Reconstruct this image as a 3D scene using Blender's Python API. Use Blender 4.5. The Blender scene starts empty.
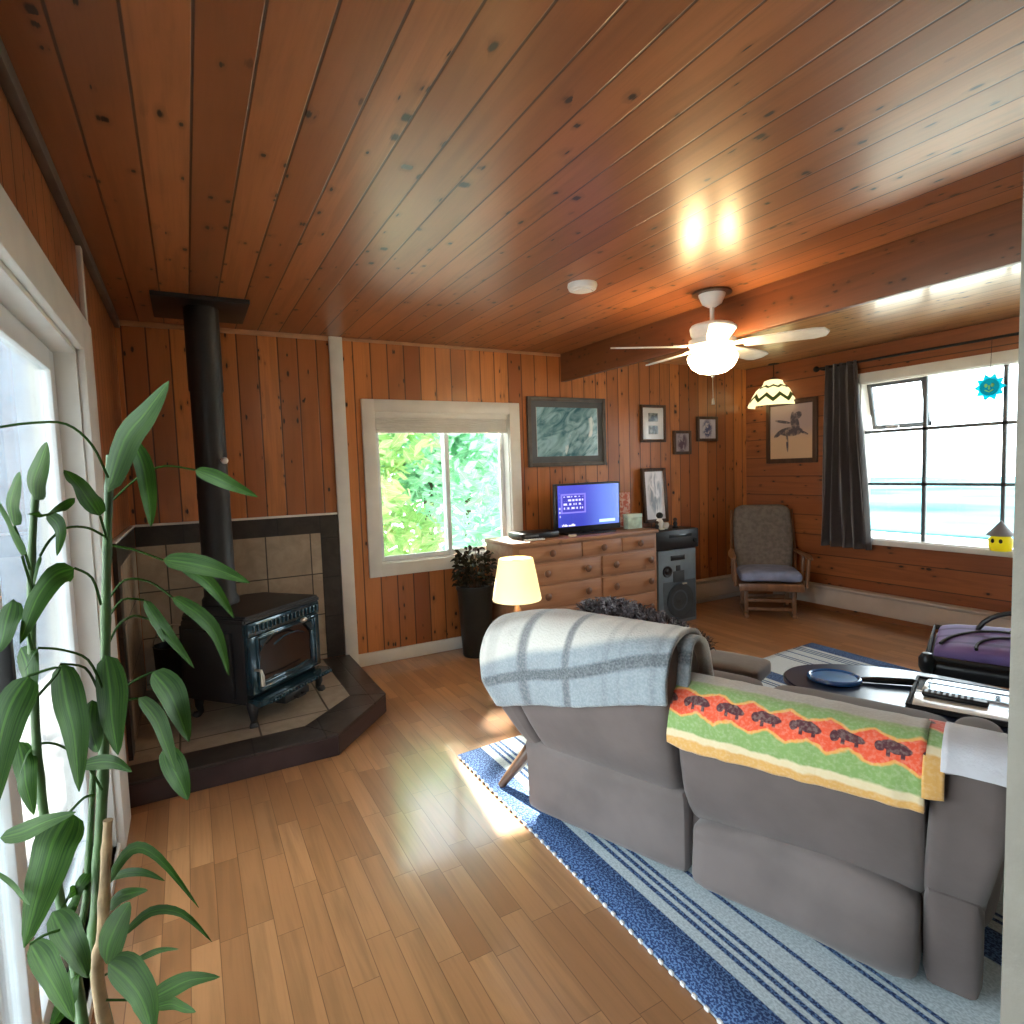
import bpy, bmesh, math, random
from mathutils import Vector, Matrix, Euler
random.seed(7)
C = bpy.context.scene.collection
PI = math.pi
H = 1.4104          # camera height
CZ = 2.382          # ceiling height
XL, XR, YB = -0.32, 5.19, 4.30
FPX = 591.46
YAW, PIT, ROL = 0.50039473, -0.07138438, -0.03320679

# ------------------------------------------------------------------ camera frame
_cy, _sy = math.cos(YAW), math.sin(YAW)
FW = Vector((_sy*math.cos(PIT), _cy*math.cos(PIT), math.sin(PIT)))
_r = Vector((_cy, -_sy, 0)); _u = _r.cross(FW)
RT = _r*math.cos(ROL) + _u*math.sin(ROL)
UP = -_r*math.sin(ROL) + _u*math.cos(ROL)

def at(px, py, Y):
    """point of the room seen at photo position px,py at depth y = Y"""
    d = RT*((px-512)/FPX) + UP*((512-py)/FPX) + FW
    d = d*(Y/d.y)
    return Vector((d.x, d.y, d.z + H))

# ------------------------------------------------------------------ node helpers
class G:
    def __init__(s, name):
        s.mat = bpy.data.materials.new(name); s.mat.use_nodes = True
        s.nt = s.mat.node_tree; s.nt.nodes.clear()
        s.out = s.nt.nodes.new('ShaderNodeOutputMaterial')
    def n(s, t, **kw):
        nd = s.nt.nodes.new(t)
        for k, v in kw.items(): setattr(nd, k, v)
        return nd
    def put(s, sock, v):
        if isinstance(v, bpy.types.NodeSocket): s.nt.links.new(v, sock)
        elif v is not None:
            if hasattr(sock.default_value, '__len__') and not isinstance(v, (int, float)):
                v = tuple(v)
                if len(sock.default_value) == 4 and len(v) == 3: v = v + (1,)
            sock.default_value = v
    def m(s, op, a, b=None, c=None, clamp=False):
        nd = s.n('ShaderNodeMath', operation=op, use_clamp=clamp)
        for i, v in enumerate((a, b, c)): s.put(nd.inputs[i], v)
        return nd.outputs[0]
    def vec(s, x, y=0.0, z=0.0):
        nd = s.n('ShaderNodeCombineXYZ')
        for i, v in enumerate((x, y, z)): s.put(nd.inputs[i], v)
        return nd.outputs[0]
    def coord(s, kind='Object'):
        return s.n('ShaderNodeTexCoord').outputs[kind]
    def sep(s, v):
        nd = s.n('ShaderNodeSeparateXYZ'); s.put(nd.inputs[0], v); return nd.outputs
    def noise(s, v, scale=1.0, detail=3.0, dist=0.0, rough=.5):
        nd = s.n('ShaderNodeTexNoise'); s.put(nd.inputs['Vector'], v)
        nd.inputs['Scale'].default_value = scale; nd.inputs['Detail'].default_value = detail
        nd.inputs['Distortion'].default_value = dist; nd.inputs['Roughness'].default_value = rough
        return nd.outputs['Fac']
    def white(s, v):
        nd = s.n('ShaderNodeTexWhiteNoise', noise_dimensions='3D'); s.put(nd.inputs['Vector'], v)
        return nd.outputs['Value']
    def step(s, v, a, b, x=0.0, y=1.0):
        nd = s.n('ShaderNodeMapRange', interpolation_type='SMOOTHSTEP')
        for i, q in enumerate((v, a, b, x, y)): s.put(nd.inputs[i], q)
        return nd.outputs[0]
    def mix(s, f, a, b, mode='MIX'):
        nd = s.n('ShaderNodeMix', data_type='RGBA', blend_type=mode)
        s.put(nd.inputs[0], f); s.put(nd.inputs[6], a); s.put(nd.inputs[7], b)
        return nd.outputs[2]
    def bump(s, h, strength=.3, dist=.01):
        nd = s.n('ShaderNodeBump'); nd.inputs['Strength'].default_value = strength
        nd.inputs['Distance'].default_value = dist; s.put(nd.inputs['Height'], h)
        return nd.outputs[0]
    def bsdf(s, col, rough=.5, metal=0.0, normal=None, coat=0.0, coat_rough=.1, spec=.5, emit=None, es=0.0, sheen=0.0, trans=0.0, alpha=None):
        p = s.n('ShaderNodeBsdfPrincipled')
        s.put(p.inputs['Base Color'], col); s.put(p.inputs['Roughness'], rough); s.put(p.inputs['Metallic'], metal)
        s.put(p.inputs['Specular IOR Level'], spec)
        s.put(p.inputs['Coat Weight'], coat); s.put(p.inputs['Coat Roughness'], coat_rough)
        s.put(p.inputs['Sheen Weight'], sheen)
        if trans: s.put(p.inputs['Transmission Weight'], trans)
        if normal is not None:
            s.nt.links.new(normal, p.inputs['Normal'])
        if emit is not None:
            s.put(p.inputs['Emission Color'], emit); s.put(p.inputs['Emission Strength'], es)
        s.nt.links.new(p.outputs[0], s.out.inputs[0]); return p

def lin(r, g, b):
    f = lambda c: (c/255/12.92) if c/255 <= .04045 else ((c/255+.055)/1.055)**2.4
    return (f(r), f(g), f(b))

def mat(name, col, rough=.5, metal=0.0, var=.12, vs=8.0, bump=0.0, bs=60.0, **kw):
    g = G(name); o = g.coord()
    nz = g.noise(o, vs, 4)
    c = g.mix(g.step(nz, .3, .7), tuple(x*(1-var) for x in col), tuple(min(1, x*(1+var)) for x in col))
    nm = g.bump(g.noise(o, bs, 3), bump, .004) if bump else None
    g.bsdf(c, rough, metal, nm, **kw)
    return g.mat

def planks(name, au, av, width, ca, cb, rough=.32, coat=.5, coat_rough=.16, off=0.0, knots=1.0, groove=.035, gcol=(.035,.012,.006), seg=0.0, kw=(6.0, 3.2), contrast=.5, spec=.5, bstr=.35, hue=.0):
    g = G(name); s = g.sep(g.coord()); ax = {'X': 0, 'Y': 1, 'Z': 2}
    U, V = s[ax[au]], s[ax[av]]
    u = g.m('ADD', g.m('DIVIDE', U, width), off)
    idn = g.m('FLOOR', u); fu = g.m('FRACT', u)
    r1 = g.white(g.vec(idn, 3.1, 0))
    if seg:
        sv = g.m('ADD', g.m('DIVIDE', V, seg), g.m('MULTIPLY', r1, 7.3))
        sid = g.m('FLOOR', sv); fv = g.m('FRACT', sv)
        r2 = g.white(g.vec(idn, sid, 5.7))
    else:
        r2 = g.white(g.vec(idn, 9.2, 1.3)); fv = None
    vo = g.m('ADD', V, g.m('MULTIPLY', r2, 41.0))
    g1 = g.noise(g.vec(g.m('MULTIPLY', U, 16.0), g.m('MULTIPLY', vo, 1.0), g.m('MULTIPLY', idn, 3.7)), 1, 6, 1.2, .55)
    g2 = g.noise(g.vec(g.m('MULTIPLY', U, 120.0), g.m('MULTIPLY', vo, 4.0), idn), 1, 3)
    base = g.mix(r2, ca, cb)
    base = g.mix(g.m('MULTIPLY', g.step(g1, .42, .72), contrast), base, tuple(x*.42 for x in ca))
    base = g.mix(g.m('MULTIPLY', g.step(g2, .45, .75), .22), base, tuple(x*.5 for x in ca))
    blot = g.noise(g.vec(g.m('MULTIPLY', U, 3.0), g.m('MULTIPLY', vo, 1.4), idn), 1, 3)
    base = g.mix(g.m('MULTIPLY', g.step(blot, .5, .75), .35), base, tuple(x*.55 for x in cb))
    if knots:
        vn = g.n('ShaderNodeTexVoronoi', voronoi_dimensions='2D')
        wob = g.m('MULTIPLY', g.m('SUBTRACT', g1, .5), .35)
        g.put(vn.inputs['Vector'], g.vec(g.m('ADD', g.m('ADD', g.m('MULTIPLY', U, kw[0]), wob), g.m('MULTIPLY', idn, 7.31)), g.m('MULTIPLY', vo, kw[1]), 0))
        d = vn.outputs['Distance']
        cr = g.n('ShaderNodeSeparateColor'); g.put(cr.inputs[0], vn.outputs['Color'])
        keep = g.step(cr.outputs[0], .84, .87); rad = g.m('MULTIPLY_ADD', cr.outputs[1], .15, .10)
        km = g.m('MULTIPLY', g.m('MULTIPLY', g.step(d, rad, g.m('MULTIPLY', rad, .45), 0, 1), keep), knots)
        halo = g.m('MULTIPLY', g.m('MULTIPLY', g.step(d, g.m('MULTIPLY', rad, 2.6), g.m('MULTIPLY', rad, .9), 0, 1), keep), .45)
        base = g.mix(halo, base, tuple(x*.4 for x in ca))
        base = g.mix(km, base, (.02, .008, .004))
    e = g.m('MINIMUM', fu, g.m('SUBTRACT', 1.0, fu))
    gm = g.step(e, groove, groove*.35, 0, 1)
    if fv is not None:
        e2 = g.m('MINIMUM', fv, g.m('SUBTRACT', 1.0, fv))
        gm = g.m('MAXIMUM', gm, g.step(e2, groove*width/seg*1.0, groove*width/seg*.3, 0, 1))
    base = g.mix(g.m('MULTIPLY', gm, .85), base, gcol)
    hgt = g.m('SUBTRACT', g.m('ADD', g.m('MULTIPLY', g1, .25), g.m('MULTIPLY', r2, .12)), g.m('MULTIPLY', gm, 1.0))
    g.bsdf(base, rough, 0, g.bump(hgt, bstr, .006), coat, coat_rough, spec)
    return g.mat

def wood(name, ca, cb, axis='X', rough=.4, sc=1.0, coat=.2):
    g = G(name); s = g.sep(g.coord()); i = {'X': 0, 'Y': 1, 'Z': 2}[axis]
    v = [g.m('MULTIPLY', s[k], (1.5 if k == i else 22.0)*sc) for k in range(3)]
    n1 = g.noise(g.vec(*v), 1, 5, .8)
    n2 = g.noise(g.coord(), 5*sc, 2)
    c = g.mix(g.step(n1, .3, .7), ca, cb)
    c = g.mix(g.m('MULTIPLY', g.step(n2, .66, .72), .6), c, tuple(x*.4 for x in cb))
    g.bsdf(c, rough, 0, g.bump(n1, .1, .003), coat); return g.mat

# ------------------------------------------------------------------ mesh helpers
class MB:
    def __init__(s): s.bm = bmesh.new()
    def _add(s, b2, mx=None):
        if mx: b2.transform(mx)
        me = bpy.data.meshes.new('t'); b2.to_mesh(me); b2.free(); s.bm.from_mesh(me); bpy.data.meshes.remove(me)
        return s
    def box(s, x0, x1, y0, y1, z0, z1, r=0.0, seg=2, mx=None, fn=None, sub=0):
        b = bmesh.new(); bmesh.ops.create_cube(b, size=1)
        for v in b.verts:
            v.co = Vector((x0+(v.co.x+.5)*(x1-x0), y0+(v.co.y+.5)*(y1-y0), z0+(v.co.z+.5)*(z1-z0)))
        if sub: bmesh.ops.subdivide_edges(b, edges=b.edges[:], cuts=sub, use_grid_fill=True)
        if r and not sub: bmesh.ops.bevel(b, geom=b.edges[:], offset=min(r, .49*min(abs(x1-x0), abs(y1-y0), abs(z1-z0))), segments=seg, profile=.5, affect='EDGES')
        if r and sub:
            c = Vector(((x0+x1)/2, (y0+y1)/2, (z0+z1)/2)); hx = [abs(x1-x0)/2, abs(y1-y0)/2, abs(z1-z0)/2]
            rr = [min(r, h*.98) for h in hx]
            for v in b.verts:
                d = v.co-c; q = Vector([max(-(hx[i]-rr[i]), min(hx[i]-rr[i], d[i])) for i in range(3)])
                e = Vector([(d[i]-q[i])/rr[i] for i in range(3)])
                if e.length > 1e-6:
                    m_ = max(abs(e.x), abs(e.y), abs(e.z)); e = e.normalized()*m_
                v.co = c+q+Vector([e[i]*rr[i] for i in range(3)])
        if fn:
            for v in b.verts: v.co = fn(v.co)
        return s._add(b, mx)
    def tube(s, pts, rad, n=10, cap=True, mx=None, flat=None):
        b = bmesh.new(); pts = [Vector(p) for p in pts]
        if not hasattr(rad, '__len__'): rad = [rad]*len(pts)
        rings = []; prev = None
        for i, p in enumerate(pts):
            t = (pts[min(i+1, len(pts)-1)]-pts[max(i-1, 0)])
            t = t.normalized() if t.length > 1e-9 else Vector((0, 0, 1))
            if prev is None:
                a = Vector((0, 0, 1)) if abs(t.z) < .9 else Vector((1, 0, 0))
                x = t.cross(a).normalized()
            else:
                x = (prev - t*prev.dot(t)).normalized()
            prev = x; y = t.cross(x)
            rings.append([b.verts.new(p+(x*math.cos(2*PI*k/n)+y*math.sin(2*PI*k/n)*(flat or 1))*rad[i]) for k in range(n)])
        for a, c in zip(rings, rings[1:]):
            for k in range(n): b.faces.new((a[k], a[(k+1) % n], c[(k+1) % n], c[k]))
        if cap:
            b.faces.new(rings[0][::-1]); b.faces.new(rings[-1])
        bmesh.ops.recalc_face_normals(b, faces=b.faces[:])
        return s._add(b, mx)
    def lathe(s, prof, c=(0, 0, 0), n=24, mx=None, cap=True):
        b = bmesh.new(); c = Vector(c); rings = []
        for r, z in prof:
            rings.append([b.verts.new(c+Vector((r*math.cos(2*PI*k/n), r*math.sin(2*PI*k/n), z))) for k in range(n)])
        for a, d in zip(rings, rings[1:]):
            for k in range(n): b.faces.new((a[k], a[(k+1) % n], d[(k+1) % n], d[k]))
        if cap:
            b.faces.new(rings[0][::-1]); b.faces.new(rings[-1])
        return s._add(b, mx)
    def ball(s, c, r, n=14, mx=None):
        b = bmesh.new(); bmesh.ops.create_uvsphere(b, u_segments=n, v_segments=max(6, n//2), radius=1)
        if not hasattr(r, '__len__'): r = (r, r, r)
        for v in b.verts: v.co = Vector((v.co.x*r[0]+c[0], v.co.y*r[1]+c[1], v.co.z*r[2]+c[2]))
        return s._add(b, mx)
    def prism(s, poly, z0, z1, mx=None, r=0.0):
        b = bmesh.new()
        lo = [b.verts.new((x, y, z0)) for x, y in poly]; hi = [b.verts.new((x, y, z1)) for x, y in poly]
        n = len(poly)
        for k in range(n): b.faces.new((lo[k], lo[(k+1) % n], hi[(k+1) % n], hi[k]))
        b.faces.new(lo[::-1]); b.faces.new(hi)
        bmesh.ops.recalc_face_normals(b, faces=b.faces[:])
        if r: bmesh.ops.bevel(b, geom=b.edges[:], offset=r, segments=2, affect='EDGES')
        return s._add(b, mx)
    def sheet(s, rows, closed=False, uv=None):
        """grid of points -> quads, optional uv rows"""
        b = s.bm; vs = [[b.verts.new(p) for p in r] for r in rows]
        lay = b.loops.layers.uv.verify() if uv else None
        for i in range(len(vs)-1):
            for j in range(len(vs[0])-1):
                idx = ((i, j), (i, j+1), (i+1, j+1), (i+1, j))
                f = b.faces.new([vs[a][c] for a, c in idx])
                if lay:
                    for l, (a, c) in zip(f.loops, idx): l[lay].uv = uv[a][c]
        return s
    def build(s, name, m, parent=None, world=False, thick=0.0, sub=0, ang=38):
        b = s.bm
        b.normal_update()
        for e in b.edges:
            if len(e.link_faces) == 2 and e.link_faces[0].normal.angle(e.link_faces[1].normal, 0) > math.radians(ang): e.smooth = False
        for f in b.faces: f.smooth = True
        if world and parent is not None: b.transform(MW[parent.name].inverted())
        me = bpy.data.meshes.new(name); b.to_mesh(me); b.free()
        for q in (m if isinstance(m, (list, tuple)) else [m]): me.materials.append(q)
        o = bpy.data.objects.new(name, me); C.objects.link(o)
        if parent is not None:
            o.parent = parent; MW[o.name] = MW[parent.name].copy()
        else: MW[o.name] = Matrix.Identity(4)
        if thick:
            md = o.modifiers.new('thickness', 'SOLIDIFY'); md.thickness = thick; md.offset = 1
        if sub:
            md = o.modifiers.new('smooth', 'SUBSURF'); md.levels = sub; md.render_levels = sub
        return o
MW = {}

def tag(o, label, cat, group=None, kind=None):
    if label: o['label'] = label
    if cat: o['category'] = cat
    if group: o['group'] = group
    if kind: o['kind'] = kind
    return o
def thing(name, loc, label, cat, rz=0.0, group=None):
    o = bpy.data.objects.new(name, None); C.objects.link(o)
    o.location = loc; o.rotation_euler = (0, 0, rz); o.empty_display_size = .1
    MW[o.name] = Matrix.Translation(loc) @ Matrix.Rotation(rz, 4, 'Z')
    return tag(o, label, cat, group)
def struct(name, mb, m, parent=None, **k):
    o = mb.build(name, m, parent, world=parent is not None, **k)
    if parent is None: o['kind'] = 'structure'
    return o
def sroot(name, loc):
    o = bpy.data.objects.new(name, None); C.objects.link(o); o.location = loc; o['kind'] = 'structure'
    MW[o.name] = Matrix.Translation(loc); return o

# ------------------------------------------------------------------ materials
M = {}
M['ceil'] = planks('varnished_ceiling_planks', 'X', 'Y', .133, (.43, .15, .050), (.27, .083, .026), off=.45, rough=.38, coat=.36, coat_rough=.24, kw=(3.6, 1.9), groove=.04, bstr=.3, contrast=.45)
M['ceil_lit'] = planks('window_lit_ceiling_planks', 'X', 'Y', .133, (.60, .31, .11), (.46, .21, .07), off=.2, rough=.34, coat=.7, coat_rough=.14, kw=(3.6, 1.9), groove=.04, bstr=.3)  # window light beyond the beam, put into a paler plank colour
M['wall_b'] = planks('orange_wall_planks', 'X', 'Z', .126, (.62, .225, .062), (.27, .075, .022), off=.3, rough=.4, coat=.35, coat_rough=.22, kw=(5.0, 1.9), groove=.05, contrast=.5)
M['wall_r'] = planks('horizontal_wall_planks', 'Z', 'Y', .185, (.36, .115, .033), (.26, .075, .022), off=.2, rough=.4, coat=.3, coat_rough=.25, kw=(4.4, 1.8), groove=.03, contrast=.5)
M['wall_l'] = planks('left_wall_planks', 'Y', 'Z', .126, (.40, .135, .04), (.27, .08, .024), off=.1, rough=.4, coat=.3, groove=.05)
M['floor'] = planks('parquet_strips', 'X', 'Y', .078, (.50, .25, .108), (.33, .148, .060), rough=.3, coat=.6, coat_rough=.12, seg=.42, knots=0, groove=.02, gcol=(.14, .06, .022), contrast=.5, bstr=.12)
M['beam'] = planks('dark_beam_wood', 'Z', 'Y', .6, (.20, .065, .022), (.15, .045, .016), off=.1, rough=.45, coat=.15, knots=.8, groove=.0)
M['white'] = mat('white_paint', (.72, .71, .67), .45, var=.04)
M['vinyl'] = mat('white_vinyl', (.70, .73, .75), .35, var=.03)
M['drywall'] = mat('off_white_drywall', (.27, .255, .22), .8, var=.06, vs=14, bump=.25, bs=90)
M['grey_trim'] = mat('grey_cove_trim', (.10, .075, .06), .5, var=.2)
M['pale_trim'] = mat('pale_pine_trim', (.45, .24, .13), .45)
def tiles(name, ca, cb, gap, size, au, av, ou=0.0, ov=0.0, rough=.4, gw=.012):
    g = G(name); s = g.sep(g.coord()); ax = {'X': 0, 'Y': 1, 'Z': 2}
    u = g.m('DIVIDE', g.m('ADD', s[ax[au]], ou), size); v = g.m('DIVIDE', g.m('ADD', s[ax[av]], ov), size)
    r = g.white(g.vec(g.m('FLOOR', u), g.m('FLOOR', v), 2.0)); fu, fv = g.m('FRACT', u), g.m('FRACT', v)
    e = g.m('MINIMUM', g.m('MINIMUM', fu, g.m('SUBTRACT', 1.0, fu)), g.m('MINIMUM', fv, g.m('SUBTRACT', 1.0, fv)))
    gm = g.step(e, gw*1.4, gw*.8, 0, 1)
    n1 = g.noise(g.coord(), 9, 6, .6, .65)
    c = g.mix(g.step(n1, .3, .72), ca, cb)
    c = g.mix(g.m('MULTIPLY', r, .3), c, tuple(x*.6 for x in ca))
    c = g.mix(gm, c, gap)
    g.bsdf(c, rough, 0, g.bump(g.m('SUBTRACT', g.m('MULTIPLY', n1, .3), gm), .35, .004)); return g.mat
M['tile_tan_b'] = tiles('tan_stone_tile', (.34, .27, .195), (.48, .385, .28), (.05, .04, .03), .29, 'X', 'Z', .44, -.032)
M['tile_tan_l'] = tiles('tan_stone_tile_side', (.34, .27, .195), (.48, .385, .28), (.05, .04, .03), .29, 'Y', 'Z', .06, -.032)
M['tile_tan_h'] = tiles('tan_hearth_tile', (.33, .28, .22), (.45, .39, .31), (.08, .065, .05), .36, 'X', 'Y', .05, .02)
M['slate_b'] = tiles('dark_slate_tile', (.022, .017, .014), (.050, .040, .033), (.015, .013, .012), .28, 'X', 'Z', .06, -.02, .35)
M['slate_l'] = tiles('dark_slate_tile_side', (.022, .017, .014), (.050, .040, .033), (.015, .013, .012), .28, 'Y', 'Z', .06, -.02, .35)
M['slate_h'] = tiles('dark_slate_hearth_tile', (.036, .029, .026), (.075, .062, .055), (.02, .018, .016), .33, 'X', 'Y', .1, .1, .28)
M['slate_r'] = mat('dark_riser_tile', (.045, .026, .026), .4, var=.3, vs=5, bump=.1)
M['black_iron'] = mat('matte_black_iron', (.018, .018, .020), .45, .0, var=.2, bump=.15, bs=150)
M['pipe'] = mat('matte_black_stovepipe', (.018, .017, .018), .5, .2, var=.15)
M['enamel'] = mat('sky_tinted_enamel', (.020, .060, .085), .16, .35, var=.25, coat=.8, coat_rough=.05)  # bluish sky reflection is mixed into the enamel's base colour
M['stove_glass'] = mat('sooty_stove_glass', (.02, .013, .011), .12, 0, var=.5, vs=12, coat=.6)
M['brass'] = mat('pale_metal', (.55, .5, .42), .3, .9)
M['grey_fabric'] = mat('taupe_microfibre', (.108, .084, .079), .9, var=.16, vs=4, bump=.2, bs=40, sheen=.25)
M['grey_fabric2'] = mat('taupe_microfibre_pale', (.135, .110, .104), .9, var=.16, vs=4, bump=.2, bs=40, sheen=.25)
M['seam'] = mat('dark_seam', (.03, .026, .026), .9)
M['dark_wood'] = wood('dark_leg_wood', (.07, .035, .02), (.12, .06, .03), 'Z')
M['pine'] = wood('knotty_pine', (.36, .175, .088), (.28, .125, .06), 'X', .55, coat=.04)
M['knob'] = wood('pine_knob', (.17, .07, .032), (.12, .05, .024), 'Y')
M['black_plastic'] = mat('black_plastic', (.010, .010, .012), .35, var=.1)
M['black_matte'] = mat('black_matte', (.012, .011, .012), .7, var=.1)
M['blue_grey'] = mat('blue_grey_paint', (.145, .185, .225), .5, var=.1)
M['dark_cone'] = mat('dark_speaker_cone', (.03, .037, .045), .6, var=.25)
M['white_plastic'] = mat('white_plastic', (.75, .74, .72), .4, var=.03)
M['heater'] = mat('cream_enamel_heater', (.50, .42, .36), .4, var=.05)
M['frame_brown'] = wood('dark_brown_frame', (.05, .022, .012), (.09, .04, .02), 'Z', .4)
M['frame_grey'] = mat('grey_brown_frame', (.10, .085, .075), .45, var=.25)
M['mat_slate'] = mat('slate_mount', (.10, .11, .125), .7, var=.06)
M['paper'] = mat('white_paper', (.80, .80, .80), .8, var=.02); M['glossy_paper'] = mat('glossy_paper', (.80, .80, .80), .22, var=.02, coat=1.0, coat_rough=.12)
M['curtain'] = None
M['pot'] = mat('dark_glazed_pot', (.012, .015, .014), .3, var=.2)
M['terracotta'] = mat('terracotta_pot', (.30, .12, .06), .8)
M['soil'] = mat('dark_soil', (.03, .02, .014), .95, bump=.5)
M['cane'] = mat('brown_cane', (.30, .20, .10), .7, var=.3, vs=30)
M['stem'] = mat('green_stem', (.035, .085, .018), .5, var=.3, vs=20)

def leaf_mat(name, a, b, sheen_rough=.32, trans=.25, streak=60):
    g = G(name); uvn = g.n('ShaderNodeUVMap').outputs[0]; s = g.sep(uvn)
    n1 = g.noise(g.vec(g.m('MULTIPLY', s[0], 26.0), g.m('MULTIPLY', s[1], 1.5), 0), 1, 2)
    n2 = g.noise(g.coord(), 3.0, 2)
    c = g.mix(g.step(n1, .3, .7), a, b); c = g.mix(g.m('MULTIPLY', g.step(n2, .35, .65), .4), c, tuple(x*.55 for x in a))
    mid = g.step(g.m('ABSOLUTE', g.m('SUBTRACT', s[0], .5)), .05, .02, 0, .5)
    c = g.mix(mid, c, tuple(min(1, x*1.5) for x in b))
    p = g.n('ShaderNodeBsdfPrincipled'); g.put(p.inputs['Base Color'], c); p.inputs['Roughness'].default_value = sheen_rough; p.inputs['Specular IOR Level'].default_value = .2
    t = g.n('ShaderNodeBsdfTranslucent'); g.put(t.inputs['Color'], c)
    mx = g.n('ShaderNodeMixShader'); mx.inputs[0].default_value = trans
    g.nt.links.new(p.outputs[0], mx.inputs[1]); g.nt.links.new(t.outputs[0], mx.inputs[2]); g.nt.links.new(mx.outputs[0], g.out.inputs[0])
    return g.mat
def stained(name, col, k=.75):
    g = G(name); t = g.n('ShaderNodeBsdfTranslucent'); g.put(t.inputs['Color'], col); p = g.n('ShaderNodeBsdfPrincipled'); g.put(p.inputs['Base Color'], col); p.inputs['Roughness'].default_value = .15
    mx = g.n('ShaderNodeMixShader'); mx.inputs[0].default_value = k
    g.nt.links.new(p.outputs[0], mx.inputs[1]); g.nt.links.new(t.outputs[0], mx.inputs[2]); g.nt.links.new(mx.outputs[0], g.out.inputs[0]); return g.mat
M['leaf'] = leaf_mat('broad_green_leaf', (.012, .046, .004), (.045, .115, .011), .55, trans=.35)
M['leaf_dark'] = leaf_mat('dark_reddish_leaf', (.016, .022, .010), (.05, .025, .014))
M['tree_leaf'] = leaf_mat('garden_leaf', (.36, .62, .26), (.60, .78, .42), .6, .6)
M['tree_leaf2'] = leaf_mat('garden_leaf_blue', (.26, .60, .38), (.46, .74, .56), .6, .6)
M['bark'] = mat('bark', (.10, .07, .05), .9)

def glass_mat(name, tint=(.96, .99, 1.0), refl=.06):
    g = G(name); t = g.n('ShaderNodeBsdfTransparent'); g.put(t.inputs[0], tint)
    gl = g.n('ShaderNodeBsdfGlossy'); gl.inputs['Roughness'].default_value = .02
    fr = g.n('ShaderNodeFresnel'); fr.inputs[0].default_value = 1.45
    mx = g.n('ShaderNodeMixShader'); g.nt.links.new(g.m('MULTIPLY', fr.outputs[0], .8), mx.inputs[0])
    g.nt.links.new(t.outputs[0], mx.inputs[1]); g.nt.links.new(gl.outputs[0], mx.inputs[2]); g.nt.links.new(mx.outputs[0], g.out.inputs[0])
    return g.mat
M['pane'] = glass_mat('window_glass')
def emit_mat(name, col, strength, base=(.8, .8, .8)):
    g = G(name); g.bsdf(base, .5, emit=col, es=strength); return g.mat

# ------------------------------------------------------------------ room shell
YN, TH = -2.6, .14
struct('floor', MB().box(XL-TH, XR+TH, YN-TH, YB+TH, -.12, 0), M['floor'])
struct('ceiling', MB().box(XL-TH, XR+TH, YN-TH, YB+TH, CZ, CZ+.15), M['ceil'])
struct('ceiling', MB().box(2.915, XR, .443, YB, CZ-.012, CZ-.0005), M['ceil_lit'])  # added layer whose paler colour stands for brighter light here
def wall_holes(axis, c0, c1, a0, a1, holes):
    """wall slab between c0,c1 thick, spanning a0..a1, with holes (a,b,z0,z1)"""
    mb = MB(); holes = sorted(holes); cur = a0
    def bx(a, b, z0, z1):
        if b-a < 1e-4 or z1-z0 < 1e-4: return
        if axis == 'X': mb.box(a, b, c0, c1, z0, z1)
        else: mb.box(c0, c1, a, b, z0, z1)
    for a, b, z0, z1 in holes:
        bx(cur, a, 0, CZ); bx(a, b, 0, z0); bx(a, b, z1, CZ); cur = b
    bx(cur, a1, 0, CZ); return mb
W1 = (1.225, 2.35, .74, 1.87)          # back window opening x0 x1 z0 z1
W2 = (1.45, 3.10, .70, 2.06)           # right window opening y0 y1 z0 z1
D1 = (0.30, 2.66, .03, 1.90)           # sliding door opening y0 y1
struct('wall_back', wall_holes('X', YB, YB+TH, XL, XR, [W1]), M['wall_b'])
struct('wall_right', wall_holes('Y', XR, XR+TH, YN, YB, [W2, (-2.2, -.4, .8, 2.1)]), M['wall_r'])  # last opening belongs to the added rear fill window
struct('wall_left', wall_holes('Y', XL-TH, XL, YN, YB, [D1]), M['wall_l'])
struct('wall_rear', wall_holes('X', YN-TH, YN, XL, XR, []), M['drywall'])
PX = 1.155
struct('wall_partition', MB().box(PX, XR, .30, .443, 0, CZ, .006), M['drywall'])
# ceiling beam (thin drop board), crown strips, trims
struct('trim_1', MB().box(2.87, 2.915, .443, YB, 2.148, CZ, .004), M['beam'])
struct('trim_2', MB().box(.93, 1.022, YB-.022, YB, 0, CZ, .004), M['white'])
struct('trim_3', MB().box(XL, .93, YB-.02, YB, CZ-.03, CZ, .004), M['pale_trim'])
struct('trim_4', MB().box(1.022, 2.87, YB-.012, YB, CZ-.022, CZ, .003), M['pale_trim'])
struct('trim_5', MB().box(XL, XL+.03, .2, YB-.02, CZ-.05, CZ, .006), M['grey_trim'])
struct('baseboard_back', MB().box(1.022, XR, YB-.018, YB, 0, .095, .004), M['white'])

# back window
w = sroot('window_1', ((W1[0]+W1[1])/2, YB, W1[2]))
cx0, cx1, cz0, cz1 = 1.135, 2.44, .65, 1.955
mb = MB()
mb.box(cx0, W1[0]+.005, YB-.024, YB, cz0, cz1, .004).box(W1[1]-.005, cx1, YB-.024, YB, cz0, cz1, .004)
mb.box(W1[0], W1[1], YB-.024, YB, W1[3]-.005, cz1, .004).box(W1[0], W1[1], YB-.024, YB, cz0, W1[2]+.005, .004)
struct('window_casing', mb, M['white'], w)
mb = MB()
mb.box(W1[0], W1[0]+.012, YB, YB+TH, W1[2], W1[3]).box(W1[1]-.012, W1[1], YB, YB+TH, W1[2], W1[3])
mb.box(W1[0], W1[1], YB, YB+TH, W1[2], W1[2]+.012).box(W1[0], W1[1], YB, YB+TH, W1[3]-.012, W1[3])
struct('window_jamb', mb, M['white'], w)
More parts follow.
